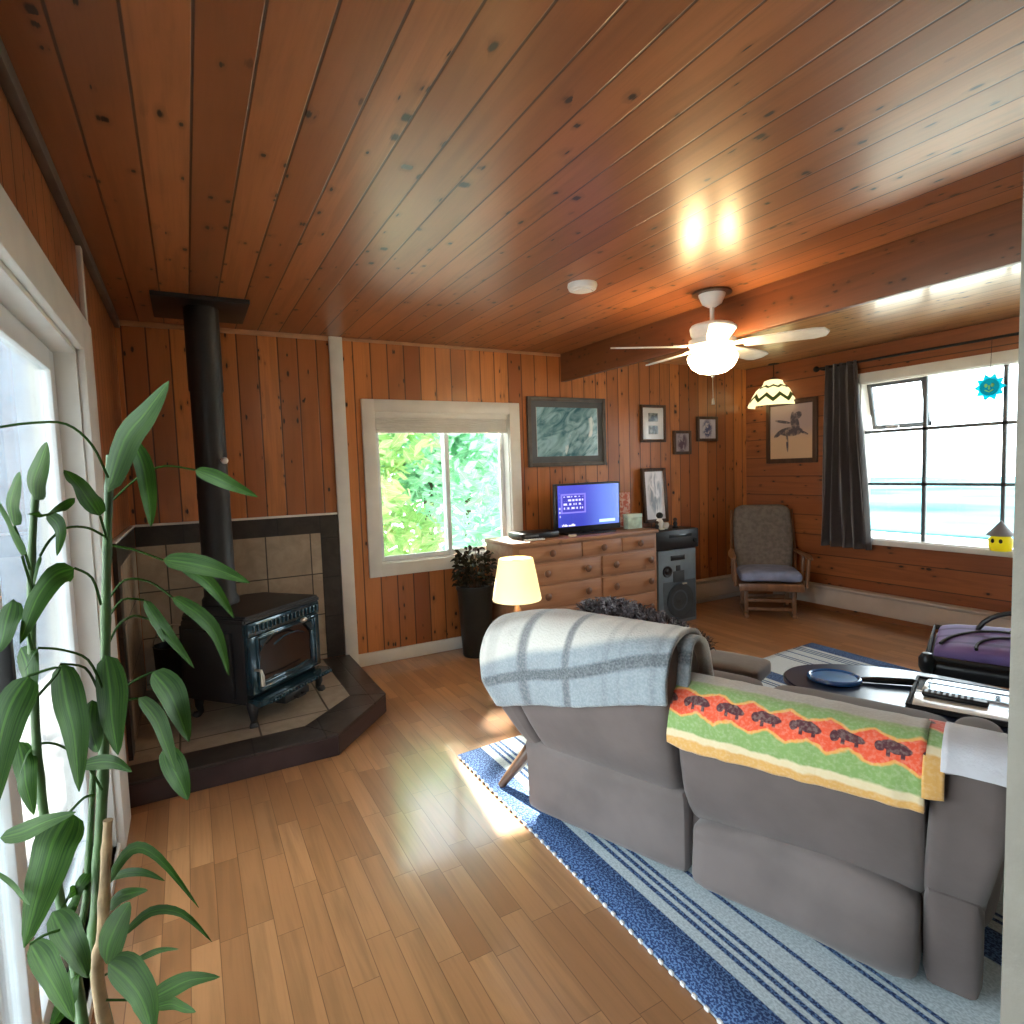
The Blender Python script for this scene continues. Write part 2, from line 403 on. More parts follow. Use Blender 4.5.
def sash(x0, x1, y, z0, z1, t=.035, d=.03, nm='sash', par=w, axis='X', mt='vinyl'):
    mb = MB()
    def bx(a, b, p, q):
        if axis == 'X': mb.box(a, b, y, y+d, p, q, .004)
        else: mb.box(y, y+d, a, b, p, q, .004)
    bx(x0, x0+t, z0, z1); bx(x1-t, x1, z0, z1); bx(x0+t, x1-t, z0, z0+t); bx(x0+t, x1-t, z1-t, z1)
    o = struct(nm, mb, M[mt], par)
    pm = MB()
    if axis == 'X': pm.box(x0+t, x1-t, y+d*.4, y+d*.6, z0+t, z1-t)
    else: pm.box(y+d*.4, y+d*.6, x0+t, x1-t, z0+t, z1-t)
    struct('pane', pm, M['pane'], o); return o
xm = 1.81
sash(W1[0]+.012, xm+.02, YB+.05, W1[2]+.012, W1[3]-.012)
sash(xm-.02, W1[1]-.012, YB+.085, W1[2]+.012, W1[3]-.012)
# right window, dark steel bars
w = sroot('window_2', (XR, (W2[0]+W2[1])/2, W2[2]))
mb = MB()
mb.box(XR-.022, XR, W2[0]-.09, W2[0]+.005, .66, 2.14, .004).box(XR-.022, XR, W2[1]-.005, W2[1]+.07, .66, 2.14, .004)
mb.box(XR-.022, XR, W2[0], W2[1], W2[3]-.005, 2.14, .004).box(XR-.026, XR, W2[0]-.09, W2[1]+.07, .66, W2[2]+.004, .004)
struct('window_casing', mb, M['white'], w)
mb = MB()
mb.box(XR, XR+TH, W2[0], W2[0]+.012, W2[2], W2[3]).box(XR, XR+TH, W2[1]-.012, W2[1], W2[2], W2[3])
mb.box(XR, XR+TH, W2[0], W2[1], W2[2], W2[2]+.012).box(XR, XR+TH, W2[0], W2[1], W2[3]-.012, W2[3])
struct('window_jamb', mb, M['white'], w)
M['steel'] = mat('grey_window_bar', (.13, .14, .15), .45, .3)
mb = MB(); X0 = XR+.06
y1_, y2_ = 2.61, 2.075
mb.box(X0, X0+.025, y1_-.014, y1_+.014, W2[2]+.012, W2[3]-.012).box(X0, X0+.025, y2_-.012, y2_+.012, W2[2]+.012, W2[3]-.012)
mb.box(X0, X0+.025, W2[0], W2[1], 1.62, 1.645).box(X0, X0+.025, W2[0], W2[1], 1.17, 1.193)
struct('window_frame', mb, M['steel'], w)
pm = MB()
for ya, yb in ((W2[0]+.012, y2_-.012), (y2_+.012, y1_-.014), (y1_+.014, W2[1]-.012)):
    for za, zb in ((W2[2]+.012, 1.17), (1.193, 1.62), (1.645, W2[3]-.012)):
        if ya > 2.5 and za > 1.6: continue
        pm.box(X0+.01, X0+.014, ya, yb, za, zb)
struct('pane', pm, M['pane'], w)
# open awning sash, tilted outward at the bottom
aw = bpy.data.objects.new('awning_sash', None)
mx = Matrix.Translation((X0+.02, 0, W2[3]-.012)) @ Matrix.Rotation(math.radians(-13), 4, 'Y')
mb = MB(); ya, yb, zz = y1_+.014, W2[1]-.012, -(W2[3]-.012-1.645)
mb.box(0, .03, ya, ya+.03, zz, 0, mx=mx).box(0, .03, yb-.03, yb, zz, 0, mx=mx).box(0, .03, ya, yb, zz, zz+.035, mx=mx).box(0, .03, ya, yb, -.03, 0, mx=mx)
bpy.data.objects.remove(aw)
o = struct('sash', mb, M['steel'], w)
struct('pane', MB().box(.013, .017, ya+.03, yb-.03, zz+.035, -.03, mx=mx), M['pane'], o)
struct('window_latch', MB().box(XR+.035, XR+.06, 2.80, 2.90, 1.65, 1.675, .005), M['white_plastic'], o)
# sliding door
d = sroot('door_1', (XL, 1.4, 0))
mb = MB()
mb.box(XL, XL+.026, D1[1]-.005, 2.90, 0, 2.03, .004).box(XL, XL+.026, D1[0]-.12, D1[1], D1[3]-.005, 2.03, .004).box(XL, XL+.026, D1[0]-.12, D1[0]+.005, 0, 2.03, .004)
struct('door_casing', mb, M['white'], d)
mb = MB()
mb.box(XL-TH, XL, D1[1]-.02, D1[1], D1[2], D1[3]).box(XL-TH, XL, D1[0], D1[0]+.02, D1[2], D1[3]).box(XL-TH, XL, D1[0], D1[1], D1[3]-.02, D1[3]).box(XL-TH, XL+.01, D1[0], D1[1], 0, D1[2])
struct('door_jamb', mb, M['white'], d)
def dpanel(y0, y1, x):
    mb = MB(); t = .075; z0, z1 = D1[2]+.002, D1[3]-.022
    mb.box(x, x+.035, y0, y0+t, z0, z1, .004).box(x, x+.035, y1-t, y1, z0, z1, .004).box(x, x+.035, y0+t, y1-t, z0, z0+.09, .004).box(x, x+.035, y0+t, y1-t, z1-t, z1, .004)
    o = struct('door_panel', mb, M['vinyl'], d)
    struct('pane', MB().box(x+.014, x+.020, y0+t, y1-t, z0+.09, z1-t), M['pane'], o); return o
dpanel(1.44, D1[1]-.02, XL-.10)
o = dpanel(D1[0]+.02, 1.53, XL-.055)
struct('door_handle', MB().box(XL-.02, XL+.015, 1.40, 1.42, .95, 1.15, .006), M['black_plastic'], o)
struct('trim_6', MB().box(XL, XL+.018, 2.86, 2.905, 2.03, CZ-.05, .003), M['white'])
# unseen rear window, added to let in fill daylight
for nm, (ax, a, b, z0, z1) in {'fill_window': ('R', -2.2, -.4, .8, 2.1)}.items():
    if ax == 'X':
        w = sroot(nm, ((a+b)/2, YN, z0)); sash(a, (a+b)/2, YN-.08, z0, z1, .05, .04, 'sash', w); sash((a+b)/2, b, YN-.08, z0, z1, .05, .04, 'sash', w)
    else:
        x = XL-.08 if ax == 'L' else XR+.04
        w = sroot(nm, (x, (a+b)/2, z0)); sash(a, (a+b)/2, x, z0, z1, .05, .04, 'sash', w, 'Y'); sash((a+b)/2, b, x, z0, z1, .05, .04, 'sash', w, 'Y')
def on(px, py, z):
    """point on the level z seen at photo position px,py"""
    d = RT*((px-512)/FPX) + UP*((512-py)/FPX) + FW
    d = d*((z-H)/d.z)
    return Vector((d.x, d.y, z))

# ------------------------------------------------------------------ hearth, tile surround, stove
HZ = .113
t = thing('stone_hearth', (.3, 3.7, 0), 'low octagonal tiled hearth in the corner under the wood stove', 'hearth')
outer = [(XL, 2.98), (.59, 2.98), (.955, 3.38), (.955, YB-.024), (XL, YB-.024)]
inner = [(XL, 3.17), (.46, 3.17), (.765, 3.47), (.765, YB-.024), (XL, YB-.024)]
MB().prism(outer, 0, HZ-.012, r=.004).build('riser', M['slate_r'], t, True)
b = MB()
bb = bmesh.new()
for z0, z1 in ((HZ-.012, HZ),):
    for k in range(3):
        q = [outer[k], outer[k+1], inner[k+1], inner[k]]
        b.prism(q, z0, z1, r=.002)
bb.free()
b.build('border', M['slate_h'], t, True)
MB().prism(inner, HZ-.012, HZ-.001).build('tile_field', M['tile_tan_h'], t, True)

SG = 'tile panels behind the stove'
t = thing('tile_surround', (.3, YB, HZ), 'tan stone tile panel with dark slate border on the wall behind the stovepipe', 'tile panel', 0, SG)
zt = 1.135
MB().box(XL+.022, .80, YB-.020, YB-.001, HZ+.001, zt-.12).build('tile_field', M['tile_tan_b'], t, True)
b = MB().box(XL+.022, .925, YB-.022, YB-.001, zt-.12, zt).box(.80, .925, YB-.022, YB-.001, HZ+.001, zt-.12)
b.build('border', M['slate_b'], t, True)
MB().box(XL+.026, .925, YB-.026, YB-.001, zt, zt+.014, .002).build('cap_trim', M['white'], t, True)
t = thing('tile_surround', (XL, 3.8, HZ), 'narrow tan tile panel with dark border on the side wall by the sliding door', 'tile panel', 0, SG)
MB().box(XL+.001, XL+.018, 3.34, YB-.024, HZ+.001, zt-.12).build('tile_field', M['tile_tan_l'], t, True)
b = MB().box(XL+.001, XL+.020, 3.22, YB-.024, zt-.12, zt).box(XL+.001, XL+.020, 3.22, 3.34, HZ+.001, zt-.12)
b.build('border', M['slate_l'], t, True)
MB().box(XL+.001, XL+.025, 3.215, YB-.028, zt, zt+.014, .002).build('cap_trim', M['white'], t, True)

sa = math.radians(41.3)
t = thing('wood_stove', (.432, 3.48, HZ), 'black cast iron wood stove with glass door on the corner hearth', 'stove', sa)
b = MB()
def sidefn(co):
    return co
b.box(-.275, .275, .03, .47, .105, .545, .018).box(-.235, .235, .47, .53, .16, .50, .012)
b.box(-.30, -.275, .10, .42, .14, .50, .008).box(.275, .30, .10, .42, .14, .50, .008)
b.build('body', M['black_iron'], t)
b = MB().prism([(-.30, -.005), (.30, -.005), (.30, .42), (.22, .50), (-.22, .50), (-.30, .42)], .545, .575, r=.008)
b.prism([(-.285, .0), (.285, .0), (.285, .40), (.20, .48), (-.20, .48), (-.285, .40)], .575, .585, r=.003)
b.build('top_plate', M['black_iron'], t)
b = MB().box(-.285, .285, -.012, .03, .475, .55, .010)
for k in range(17): b.box(-.255+k*.0315, -.238+k*.0315, -.022, -.008, .495, .533, .004)
b.build('vent_grille', M['enamel'], t)
b = MB()
b.box(-.275, -.205, -.012, .03, .165, .475, .008).box(.205, .275, -.012, .03, .165, .475, .008)
b.box(-.205, .205, -.012, .03, .165, .215, .008).box(-.205, .205, -.012, .03, .445, .475, .008)
for sx in (-1, 1):
    b.prism([(sx*.205, .445), (sx*.205, .385), (sx*.150, .445)], -.03, .012, mx=Matrix.Rotation(PI/2, 4, 'X'))
for a0, a1, c0, c1 in ((-.235, -.222, .19, .46), (.222, .235, .19, .46)): b.box(a0, a1, -.022, -.01, c0, c1, .004)
b.box(-.235, .235, -.022, -.01, .182, .195, .004).box(-.235, .235, -.022, -.01, .456, .468, .004)
dr = b.build('door', M['enamel'], t)
MB().box(-.206, .206, .002, .012, .212, .447).build('door_glass', M['stove_glass'], dr)
b = MB().tube([(-.252, -.012, .30), (-.252, -.05, .30), (-.252, -.058, .27), (-.252, -.058, .22)], [.007, .008, .011, .012], 10)
b.build('door_handle', M['brass'], dr)
MB().tube([(-.12, -.026, .40), (-.06, -.03, .425), (.0, -.03, .43), (.06, -.03, .425), (.12, -.026, .40)], .006, 8).build('door_ornament', M['enamel'], dr)
MB().tube([(-.14, -.026, .232), (0, -.032, .222), (.14, -.026, .232)], .005, 8).build('door_ornament', M['enamel'], dr)
MB().ball((.13, -.02, .47), (.03, .012, .014)).build('maker_plate', M['brass'], dr)
b = MB().prism([(-.285, .02), (-.285, -.07), (-.24, -.10), (.24, -.10), (.285, -.07), (.285, .02)], .125, .15, r=.007)
b.box(-.27, .27, -.05, .03, .105, .127, .006)
for k in range(21): b.box(-.25+k*.0245, -.236+k*.0245, -.106, -.09, .130, .146, .003)
b.build('ash_lip', M['enamel'], t)
MB().box(-.10, .10, -.06, .02, .06, .108, .01).tube([(-.03, -.06, .08), (-.03, -.085, .078), (.03, -.085, .078), (.03, -.06, .08)], .006, 8).build('ash_drawer', M['black_iron'], t)
for sx, sy in ((-.25, .02), (.25, .02), (-.22, .40), (.22, .40)):
    ox = .018 if sx > 0 else -.018; oy = -.018 if sy < .2 else .018
    MB().tube([(sx, sy, .125), (sx+ox*.6, sy+oy*.6, .10), (sx+ox*.8, sy+oy*.8, .06), (sx+ox*.5, sy+oy*.5, .025), (sx+ox*1.3, sy+oy*1.3, .010), (sx+ox*1.5, sy+oy*1.5, 0)], [.032, .030, .021, .016, .024, .022], 10).build('leg', M['black_iron'], t)
t = thing('stovepipe', (.13, 3.77, .699), 'matte black stovepipe rising from the stove to the ceiling', 'stovepipe')
b = MB().lathe([(.098, 0), (.098, .03), (.085, .05), (.083, .60), (.085, .605), (.085, .635), (.083, .64), (.083, 1.2), (.089, 1.21), (.089, CZ-.69-.03)], n=28)
b.build('pipe', M['pipe'], t)
MB().box(-.235, .235, -.20, .28, CZ-.69-.032, CZ-.69, .004).build('ceiling_plate', M['pipe'], t)
MB().tube([(.048, -.064, .815), (.060, -.086, .815)], .006, 8).ball((.064, -.092, .815), .019).build('damper_knob', M['white_plastic'], t)
# tall dark tin + pale box beside the stove
t = thing('ash_bucket', (-.13, 4.10, HZ), 'dark metal ash bucket on the hearth behind the stove', 'bucket')
MB().lathe([(.085, 0), (.10, .02), (.11, .30), (.115, .31), (.105, .31), (.095, .03)], n=20).build('bucket_body', M['black_iron'], t)
MB().tube([(.11*math.cos(a), .0, .30+.13*math.sin(a)) for a in [PI*k/10 for k in range(11)]], .004, 6).build('bucket_handle', M['brass'], t)

# ------------------------------------------------------------------ ceiling things
t = thing('smoke_detector', (1.91, 2.63, CZ), 'round white smoke detector on the plank ceiling', 'smoke detector')
MB().lathe([(.078, 0), (.080, -.012), (.072, -.030), (.050, -.034), (.048, -.038), (.0, -.039)], n=28, cap=False).build('housing', M['white_plastic'], t)
MB().ball((.05, -.02, -.031), .006).build('test_button', mat('pale_grey_button', (.4, .4, .42)), t)

fx, fy = 2.69, 2.46
t = thing('ceiling_fan', (fx, fy, CZ), 'white ceiling fan with lit glass bowl under the plank ceiling', 'ceiling fan')
M['fan_white'] = mat('fan_white_enamel', (.72, .70, .66), .35)
MB().lathe([(.075, 0), (.074, -.02), (.055, -.065), (.022, -.085), (.0, -.086)], n=28, cap=False).build('canopy', M['fan_white'], t)
MB().lathe([(.105, 0), (.11, -.012), (.075, -.014)], n=28, cap=False).build('ceiling_medallion', M['dark_wood'], t)
MB().tube([(0, 0, -.07), (0, 0, -.18)], .013, 12).build('downrod', M['fan_white'], t)
MB().lathe([(.02, -.16), (.06, -.17), (.115, -.185), (.125, -.20), (.12, -.235), (.105, -.26), (.13, -.268), (.13, -.30), (.09, -.325), (.07, -.33), (.07, -.352), (.03, -.352)], n=32).build('motor_housing', M['fan_white'], t)
for k in range(5):
    mx = Matrix.Translation((0, 0, -.305)) @ Matrix.Rotation(math.radians(12+72*k), 4, 'Z') @ Matrix.Rotation(math.radians(-12), 4, 'X')
    b = MB()
    out = [(.17, -.045), (.25, -.055), (.52, -.066), (.575, -.05), (.595, 0), (.575, .05), (.52, .066), (.25, .055), (.17, .045)]
    b.prism(out, -.004, .004, mx=mx)
    bl = b.build('blade', M['fan_white'], t)
    MB().prism([(.08, -.018), (.15, -.022), (.20, -.035), (.23, 0), (.20, .035), (.15, .022), (.08, .018)], .004, .010, mx=mx).build('blade_bracket', M['fan_white'], bl)
M['bowl'] = emit_mat('lit_opal_bowl', (1.0, .76, .44), 7.0)
b = MB().lathe([(.135, -.355), (.140, -.365), (.135, -.39), (.115, -.425), (.075, -.452), (.03, -.462), (0, -.463)], n=32, cap=False)
b.build('glass_bowl', M['bowl'], t)
b = MB().tube([(0, 0, -.462), (0, 0, -.48)], [.012, .007], 10).build('finial', M['brass'], t)
b = MB().tube([(0, -.0, -.48), (.002, 0, -.60)], .0022, 6).tube([(.002, 0, -.60), (.002, 0, -.635)], [.006, .009], 8).build('pull_chain', M['brass'], t)

ty = 3.95
pt, pl_, pr_ = at(771, 380, ty), at(749, 407, ty), at(797, 406, ty)
tx = (pl_.x+pr_.x)/2; R_ = (pr_.x-pl_.x)*.33; zb = (pl_.z+pr_.z)/2; hh = pt.z-zb
g = G('stained_glass_shade'); s = g.sep(g.coord())
ang = g.m('ARCTAN2', s[1], s[0]); zz = g.m('DIVIDE', s[2], hh)
wv = g.m('MULTIPLY', g.m('PINGPONG', g.m('MULTIPLY', ang, 10/(2*PI)*2), 1.0), .22)
q = g.m('ADD', zz, g.m('MULTIPLY', wv, -1.0))
dark = g.m('MULTIPLY', g.step(q, .10, .13), g.step(q, .30, .27))
q2 = g.m('ADD', zz, g.m('MULTIPLY', wv, .35)); dark2 = g.m('MULTIPLY', g.step(q2, .72, .74), g.step(q2, .82, .80))
dk = g.m('MAXIMUM', dark, dark2)
col = g.mix(dk, (1.0, .86, .42), (.02, .03, .005))
g.bsdf(g.mix(dk, (.75, .66, .35), (.03, .035, .012)), .3, emit=col, es=.55)
M['stained'] = g.mat
t = thing('pendant_lamp', (tx, ty, zb), 'lit stained glass pendant lamp hanging before the dancer picture', 'lamp')
MB().lathe([(R_, 0), (R_*1.0, .012), (R_*.88, hh*.30), (R_*.68, hh*.60), (R_*.44, hh*.80), (R_*.40, hh*.84), (R_*.36, hh*.95), (R_*.2, hh)], n=32, cap=False).build('lamp_shade', M['stained'], t, thick=.004)
MB().lathe([(.05, hh), (.03, hh+.02), (.012, hh+.03)], n=16).build('shade_cap', M['frame_brown'], t)
MB().tube([(0, 0, hh+.02), (0, 0, CZ-zb-.01)], .0035, 6).lathe([(.05, CZ-zb-.02), (.05, CZ-zb)], n=16).build('hanging_chain', M['black_matte'], t)

# ------------------------------------------------------------------ pictures on the walls
PG = 'framed pictures in the room'
def pic_frame(name, x0, x1, z0, z1, y, fw, fmat, matw, mmat, art, label, depth=.03, cat='picture', group=None, axis='X'):
    if axis == 'X': loc, rz = ((x0+x1)/2, y, (z0+z1)/2), 0
    else: loc, rz = (y, (x0+x1)/2, (z0+z1)/2), -PI/2
    t = thing(name, loc, label, cat, rz, group or PG)
    w, h = (x1-x0)/2, (z1-z0)/2
    b = MB().box(-w, -w+fw, -depth, 0, -h, h, .005).box(w-fw, w, -depth, 0, -h, h, .005).box(-w+fw, w-fw, -depth, 0, -h, -h+fw, .005).box(-w+fw, w-fw, -depth, 0, h-fw, h, .005)
    b.build('frame', fmat, t)
    if mmat is not None:
        MB().box(-w+fw, w-fw, -depth*.55, -.002, -h+fw, h-fw).build('mount', mmat, t)
    e = fw+matw
    MB().box(-w+e, w-e, -depth*.62, -depth*.5, -h+e, h-e).build('print', art, t)
    return t
def art(name, fn, rough=.12, coat=.6):
    g = G(name); s = g.sep(g.coord()); fn_col = fn(g, s); g.bsdf(fn_col, rough, coat=coat, coat_rough=.03); return g.mat
def a_wave(g, s):
    n1 = g.noise(g.vec(g.m('MULTIPLY', s[0], 5.0), 0, g.m('MULTIPLY', g.m('ADD', s[2], g.m('MULTIPLY', s[0], -.5)), 9.0)), 1, 5, 1.6)
    c = g.mix(g.step(n1, .30, .68), (.06, .19, .25), (.38, .64, .74))
    c = g.mix(g.step(g.noise(g.coord(), 6, 4, 1.0), .62, .72), c, (.74, .88, .92))
    e = g.m('MAXIMUM', g.step(g.m('ABSOLUTE', s[0]), .312, .316), g.step(g.m('ABSOLUTE', s[2]), .212, .216))
    return g.mix(e, c, (.55, .60, .64))
pic_frame('picture_frame', 2.515, 3.325, 1.425, 2.015, YB, .035, M['frame_grey'], .052, M['mat_slate'], art('blue_water_print', a_wave), 'largest wall picture, blue swirling print with slate mount above the television')
def a_two(g, s):
    r = g.m('MULTIPLY', g.step(g.m('ABSOLUTE', s[0]), .060, .056), g.m('MAXIMUM', g.m('MULTIPLY', g.step(s[2], .018, .020), g.step(s[2], .100, .098)), g.m('MULTIPLY', g.step(s[2], -.100, -.098), g.step(s[2], -.018, -.020))))
    n1 = g.noise(g.coord(), 22, 4)
    return g.mix(r, (.78, .78, .78), g.mix(g.step(n1, .4, .6), (.03, .04, .045), (.30, .34, .35)))
pic_frame('picture_frame', 3.735, 4.045, 1.625, 1.975, YB, .024, M['frame_brown'], .004, None, art('two_photo_print', a_two), 'white mounted picture of two stacked dark photos, nearest the fan')
def a_smudge(bg, fg, sc=18):
    def f(g, s):
        n1 = g.noise(g.coord(), sc, 3, .5); d = g.m('SQRT', g.m('ADD', g.m('POWER', g.m('MULTIPLY', s[0], 13.0), 2.0), g.m('POWER', g.m('MULTIPLY', s[2], 9.0), 2.0)))
        return g.mix(g.m('MULTIPLY', g.step(d, 1.1, .5), g.step(n1, .35, .55)), bg, fg)
    return f
pic_frame('picture_frame', 4.145, 4.375, 1.505, 1.735, YB, .028, M['frame_brown'], .0, None, art('lilac_portrait_print', a_smudge((.42, .38, .42), (.14, .10, .14))), 'smallest framed picture, lilac portrait hanging between two others')
pic_frame('picture_frame', 4.46, 4.745, 1.63, 1.875, YB, .028, M['frame_brown'], .0, None, art('blue_flower_print', a_smudge((.60, .58, .66), (.10, .12, .25), 26)), 'small dark framed picture with blue motif, closest to the room corner')
def a_tall(g, s):
    n1 = g.noise(g.vec(g.m('MULTIPLY', s[0], 22.0), 0, g.m('MULTIPLY', s[2], 7.0)), 1, 4, .8)
    d = g.m('SQRT', g.m('ADD', g.m('POWER', g.m('MULTIPLY', s[0], 11.0), 2.0), g.m('POWER', g.m('MULTIPLY', g.m('ADD', s[2], -.02), 4.6), 2.0)))
    return g.mix(g.m('MULTIPLY', g.step(d, 1.1, .6), g.step(n1, .38, .6)), (.74, .70, .74), (.28, .30, .36))
tp = pic_frame('picture_frame', 3.705, 4.00, .868, 1.38, YB-.05, .032, M['frame_brown'], .0, None, art('grey_tree_print', a_tall), 'tall white picture standing on the dresser against the wall')
tp.rotation_euler = (math.radians(-4), 0, 0)
def a_dancer(g, s):
    # pale ground, simple leaping figure shape in grey
    c = g.mix(g.step(s[2], -.10, .06), (.62, .42, .27), (.44, .33, .32))
    n1 = g.noise(g.coord(), 25, 3)
    def blob(cx, cz, rx, rz, rot=0):
        x = g.m('SUBTRACT', s[0], cx); z = g.m('SUBTRACT', s[2], cz); cr, sr = math.cos(rot), math.sin(rot)
        X = g.m('ADD', g.m('MULTIPLY', x, cr), g.m('MULTIPLY', z, sr)); Z = g.m('SUBTRACT', g.m('MULTIPLY', z, cr), g.m('MULTIPLY', x, sr))
        d = g.m('ADD', g.m('POWER', g.m('DIVIDE', X, rx), 2.0), g.m('POWER', g.m('DIVIDE', Z, rz), 2.0)); return g.step(d, 1.1, .8)
    m_ = blob(.0, .0, .13, .045)
    for a in ((.03, .09, .035, .10, .1), (.07, .15, .05, .035, .4), (-.09, .10, .09, .014, -.2), (-.13, -.01, .07, .022, .6), (.13, -.015, .06, .012, -.4), (-.04, -.10, .013, .10, .05), (.07, .07, .02, .08, .2)):
        m_ = g.m('MAXIMUM', m_, blob(*a))
    return g.mix(g.m('MULTIPLY', m_, g.step(n1, .2, .55)), c, (.075, .065, .085))
pic_frame('picture_frame', 3.485, 4.035, 1.385, 1.995, XR, .045, M['frame_brown'], .0, None, art('dancer_print', a_dancer, .4, .1), 'dark framed print of a leaping dancer beside the curtain', axis='Y')

# ------------------------------------------------------------------ blind, curtain, window ornaments, heaters
t = thing('window_blind', (xm, YB-.01, 1.87), 'raised off-white cellular blind at the top of the small window', 'blind')
MB().box(W1[0]+.015, W1[1]-.015, YB+.005, YB+.045, 1.82, 1.868, .004).build('headrail', M['white'], t, True)
b = MB()
for k in range(5): b.box(W1[0]+.018, W1[1]-.018, YB+.008-.004*(k % 2), YB+.042+.004*(k % 2), 1.735+.017*k, 1.751+.017*k, .005)
b.box(W1[0]+.016, W1[1]-.016, YB+.006, YB+.044, 1.712, 1.734, .005).build('folded_shade', M['white'], t, True)

t = thing('curtain_rod', (XR, 2.4, 2.235), 'dark metal curtain rod above the wide window', 'curtain rod')
MB().tube([(XR-.075, 3.44, 2.235), (XR-.075, 1.25, 2.235)], .010, 12).build('rod', M['black_matte'], t, True)
MB().ball((XR-.075, 3.46, 2.235), .026).build('finial', M['black_matte'], t, True)
MB().ball((XR-.075, 1.23, 2.235), .026).build('finial', M['black_matte'], t, True)
for yy in (3.40, 1.35): MB().box(XR-.085, XR, yy-.01, yy+.01, 2.215, 2.228, .003).build('bracket', M['black_matte'], t, True)
g = G('grey_plum_curtain'); s = g.sep(g.coord()); n1 = g.noise(g.coord(), 180, 2)
g.bsdf(g.mix(g.step(n1, .3, .7), (.030, .022, .023), (.050, .038, .040)), .45, normal=g.bump(n1, .15, .002), sheen=.5)
M['curtain'] = g.mat
t = thing('curtain', (XR-.07, 3.25, .62), 'dark plum-grey curtain bunched at the left of the wide window', 'curtain')
rows = []; nz, nu = 24, 72
for i in range(nz+1):
    f = i/nz; z = 2.25-f*(2.25-.62)
    ya = 3.36+.045*f**1.5; yb = 3.075-.135*f**1.2
    row = []
    for j in range(nu+1):
        q = j/nu; ph = q*2*PI*4.5
        row.append(Vector((XR-.075-(.028+.012*f)*math.sin(ph+.5*math.sin(f*3))-.006*math.sin(ph*2.3+f*4), ya+(yb-ya)*q+.006*math.sin(ph*.5+f*5), z)))
    rows.append(row)
MB().sheet(rows).build('cloth', M['curtain'], t, True, thick=.003)

t = thing('sun_catcher', tuple(at(990, 387, 2.12)), 'turquoise sun-shaped glass suncatcher hanging in the wide window', 'suncatcher', -PI/2)
def facing_x(): return Matrix.Rotation(PI/2, 4, 'X')
M['turq'] = stained('turquoise_glass', (.03, .62, .74), .9); M['turq2'] = stained('deep_teal_glass', (.02, .36, .36), .7); M['lime'] = stained('lime_glass', (.60, .85, .25), .5)
st = []
for k in range(20):
    r = .098 if k % 2 == 0 else .070
    st.append((r*math.cos(2*PI*k/20), r*math.sin(2*PI*k/20)))
cc = at(990, 387, 2.12)
t.location = (XR-.055, cc.y*(XR-.055)/cc.x, cc.z); MW[t.name] = Matrix.Translation(t.location) @ Matrix.Rotation(-PI/2, 4, 'Z')
MB().prism(st, -.006, .006, mx=facing_x()).build('rays', M['turq'], t)
MB().lathe([(.06, -.010), (.06, .010), (0, .011)], n=24, mx=facing_x(), cap=False).build('disc', M['turq2'], t)
b = MB().ball((-.02, -.013, .012), (.011, .005, .014)).ball((.02, -.013, .012), (.011, .005, .014)).box(-.006, .006, -.018, -.010, -.018, .012, .002).tube([(-.025, -.013, -.02), (0, -.013, -.034), (.025, -.013, -.02)], .005, 6)
b.build('face', M['lime'], t)
MB().tube([(0, 0, .095), (0.005, 0, 2.225-t.location[2])], .0016, 5).build('hanger', M['black_matte'], t)

oc = at(998, 543, 2.04); oc = oc*((XR-.03)/oc.x); 
t = thing('window_ornament', (XR-.027, 2.045, W2[2]+.004), 'small yellow ornament with grey roof on the sill of the wide window', 'ornament', -PI/2)
M['yellow'] = stained('yellow_glass', (.90, .80, .08), .6)
MB().lathe([(.060, 0), (.072, .03), (.072, .085), (.050, .115), (.03, .12)], n=20).build('body', M['yellow'], t)
MB().lathe([(.088, .112), (.084, .12), (.045, .165), (.018, .20), (.0, .225)], n=20, cap=False).build('roof', mat('grey_tin', (.22, .20, .21), .5), t)
for ox in (-.022, .026): MB().ball((ox, -.067, .076), (.012, .008, .016)).build('opening', M['black_matte'], t)

def heater(x0, x1, label, along):
    L = abs(x1-x0); t = thing('baseboard_heater', ((x0+x1)/2, YB-.018, .06) if along == 'X' else (XR-.018, (x0+x1)/2, .06), label, 'heater', 0 if along == 'X' else -PI/2, 'baseboard heaters')
    b = MB().box(-L/2, L/2, -.055, -.045, .0, .152, .004).box(-L/2, L/2, -.008, 0, 0, .18)
    b.prism([(-.055, .165), (-.05, .178), (0, .186), (0, .178), (-.045, .168)], -L/2, L/2, mx=Matrix(((0, 0, 1, 0), (1, 0, 0, 0), (0, 1, 0, 0), (0, 0, 0, 1))))
    b.build('cover', M['heater'], t)
    MB().box(-L/2, -L/2+.04, -.062, 0, 0, .188, .004).build('end_cap', M['heater'], t)
    MB().box(L/2-.04, L/2, -.062, 0, 0, .188, .004).build('end_cap', M['heater'], t)
    b = MB().box(-L/2+.04, L/2-.04, -.045, -.01, .02, .06)
    for k in range(int(L/.03)): b.box(-L/2+.05+k*.03, -L/2+.052+k*.03, -.044, -.01, .02, .09)
    b.build('fin_element', M['grey_trim'], t); return t
heater(4.06, 5.10, 'short cream baseboard heater along the back wall by the speaker', 'X')
heater(.60, 3.92, 'long cream baseboard heater below the wide window', 'Y')

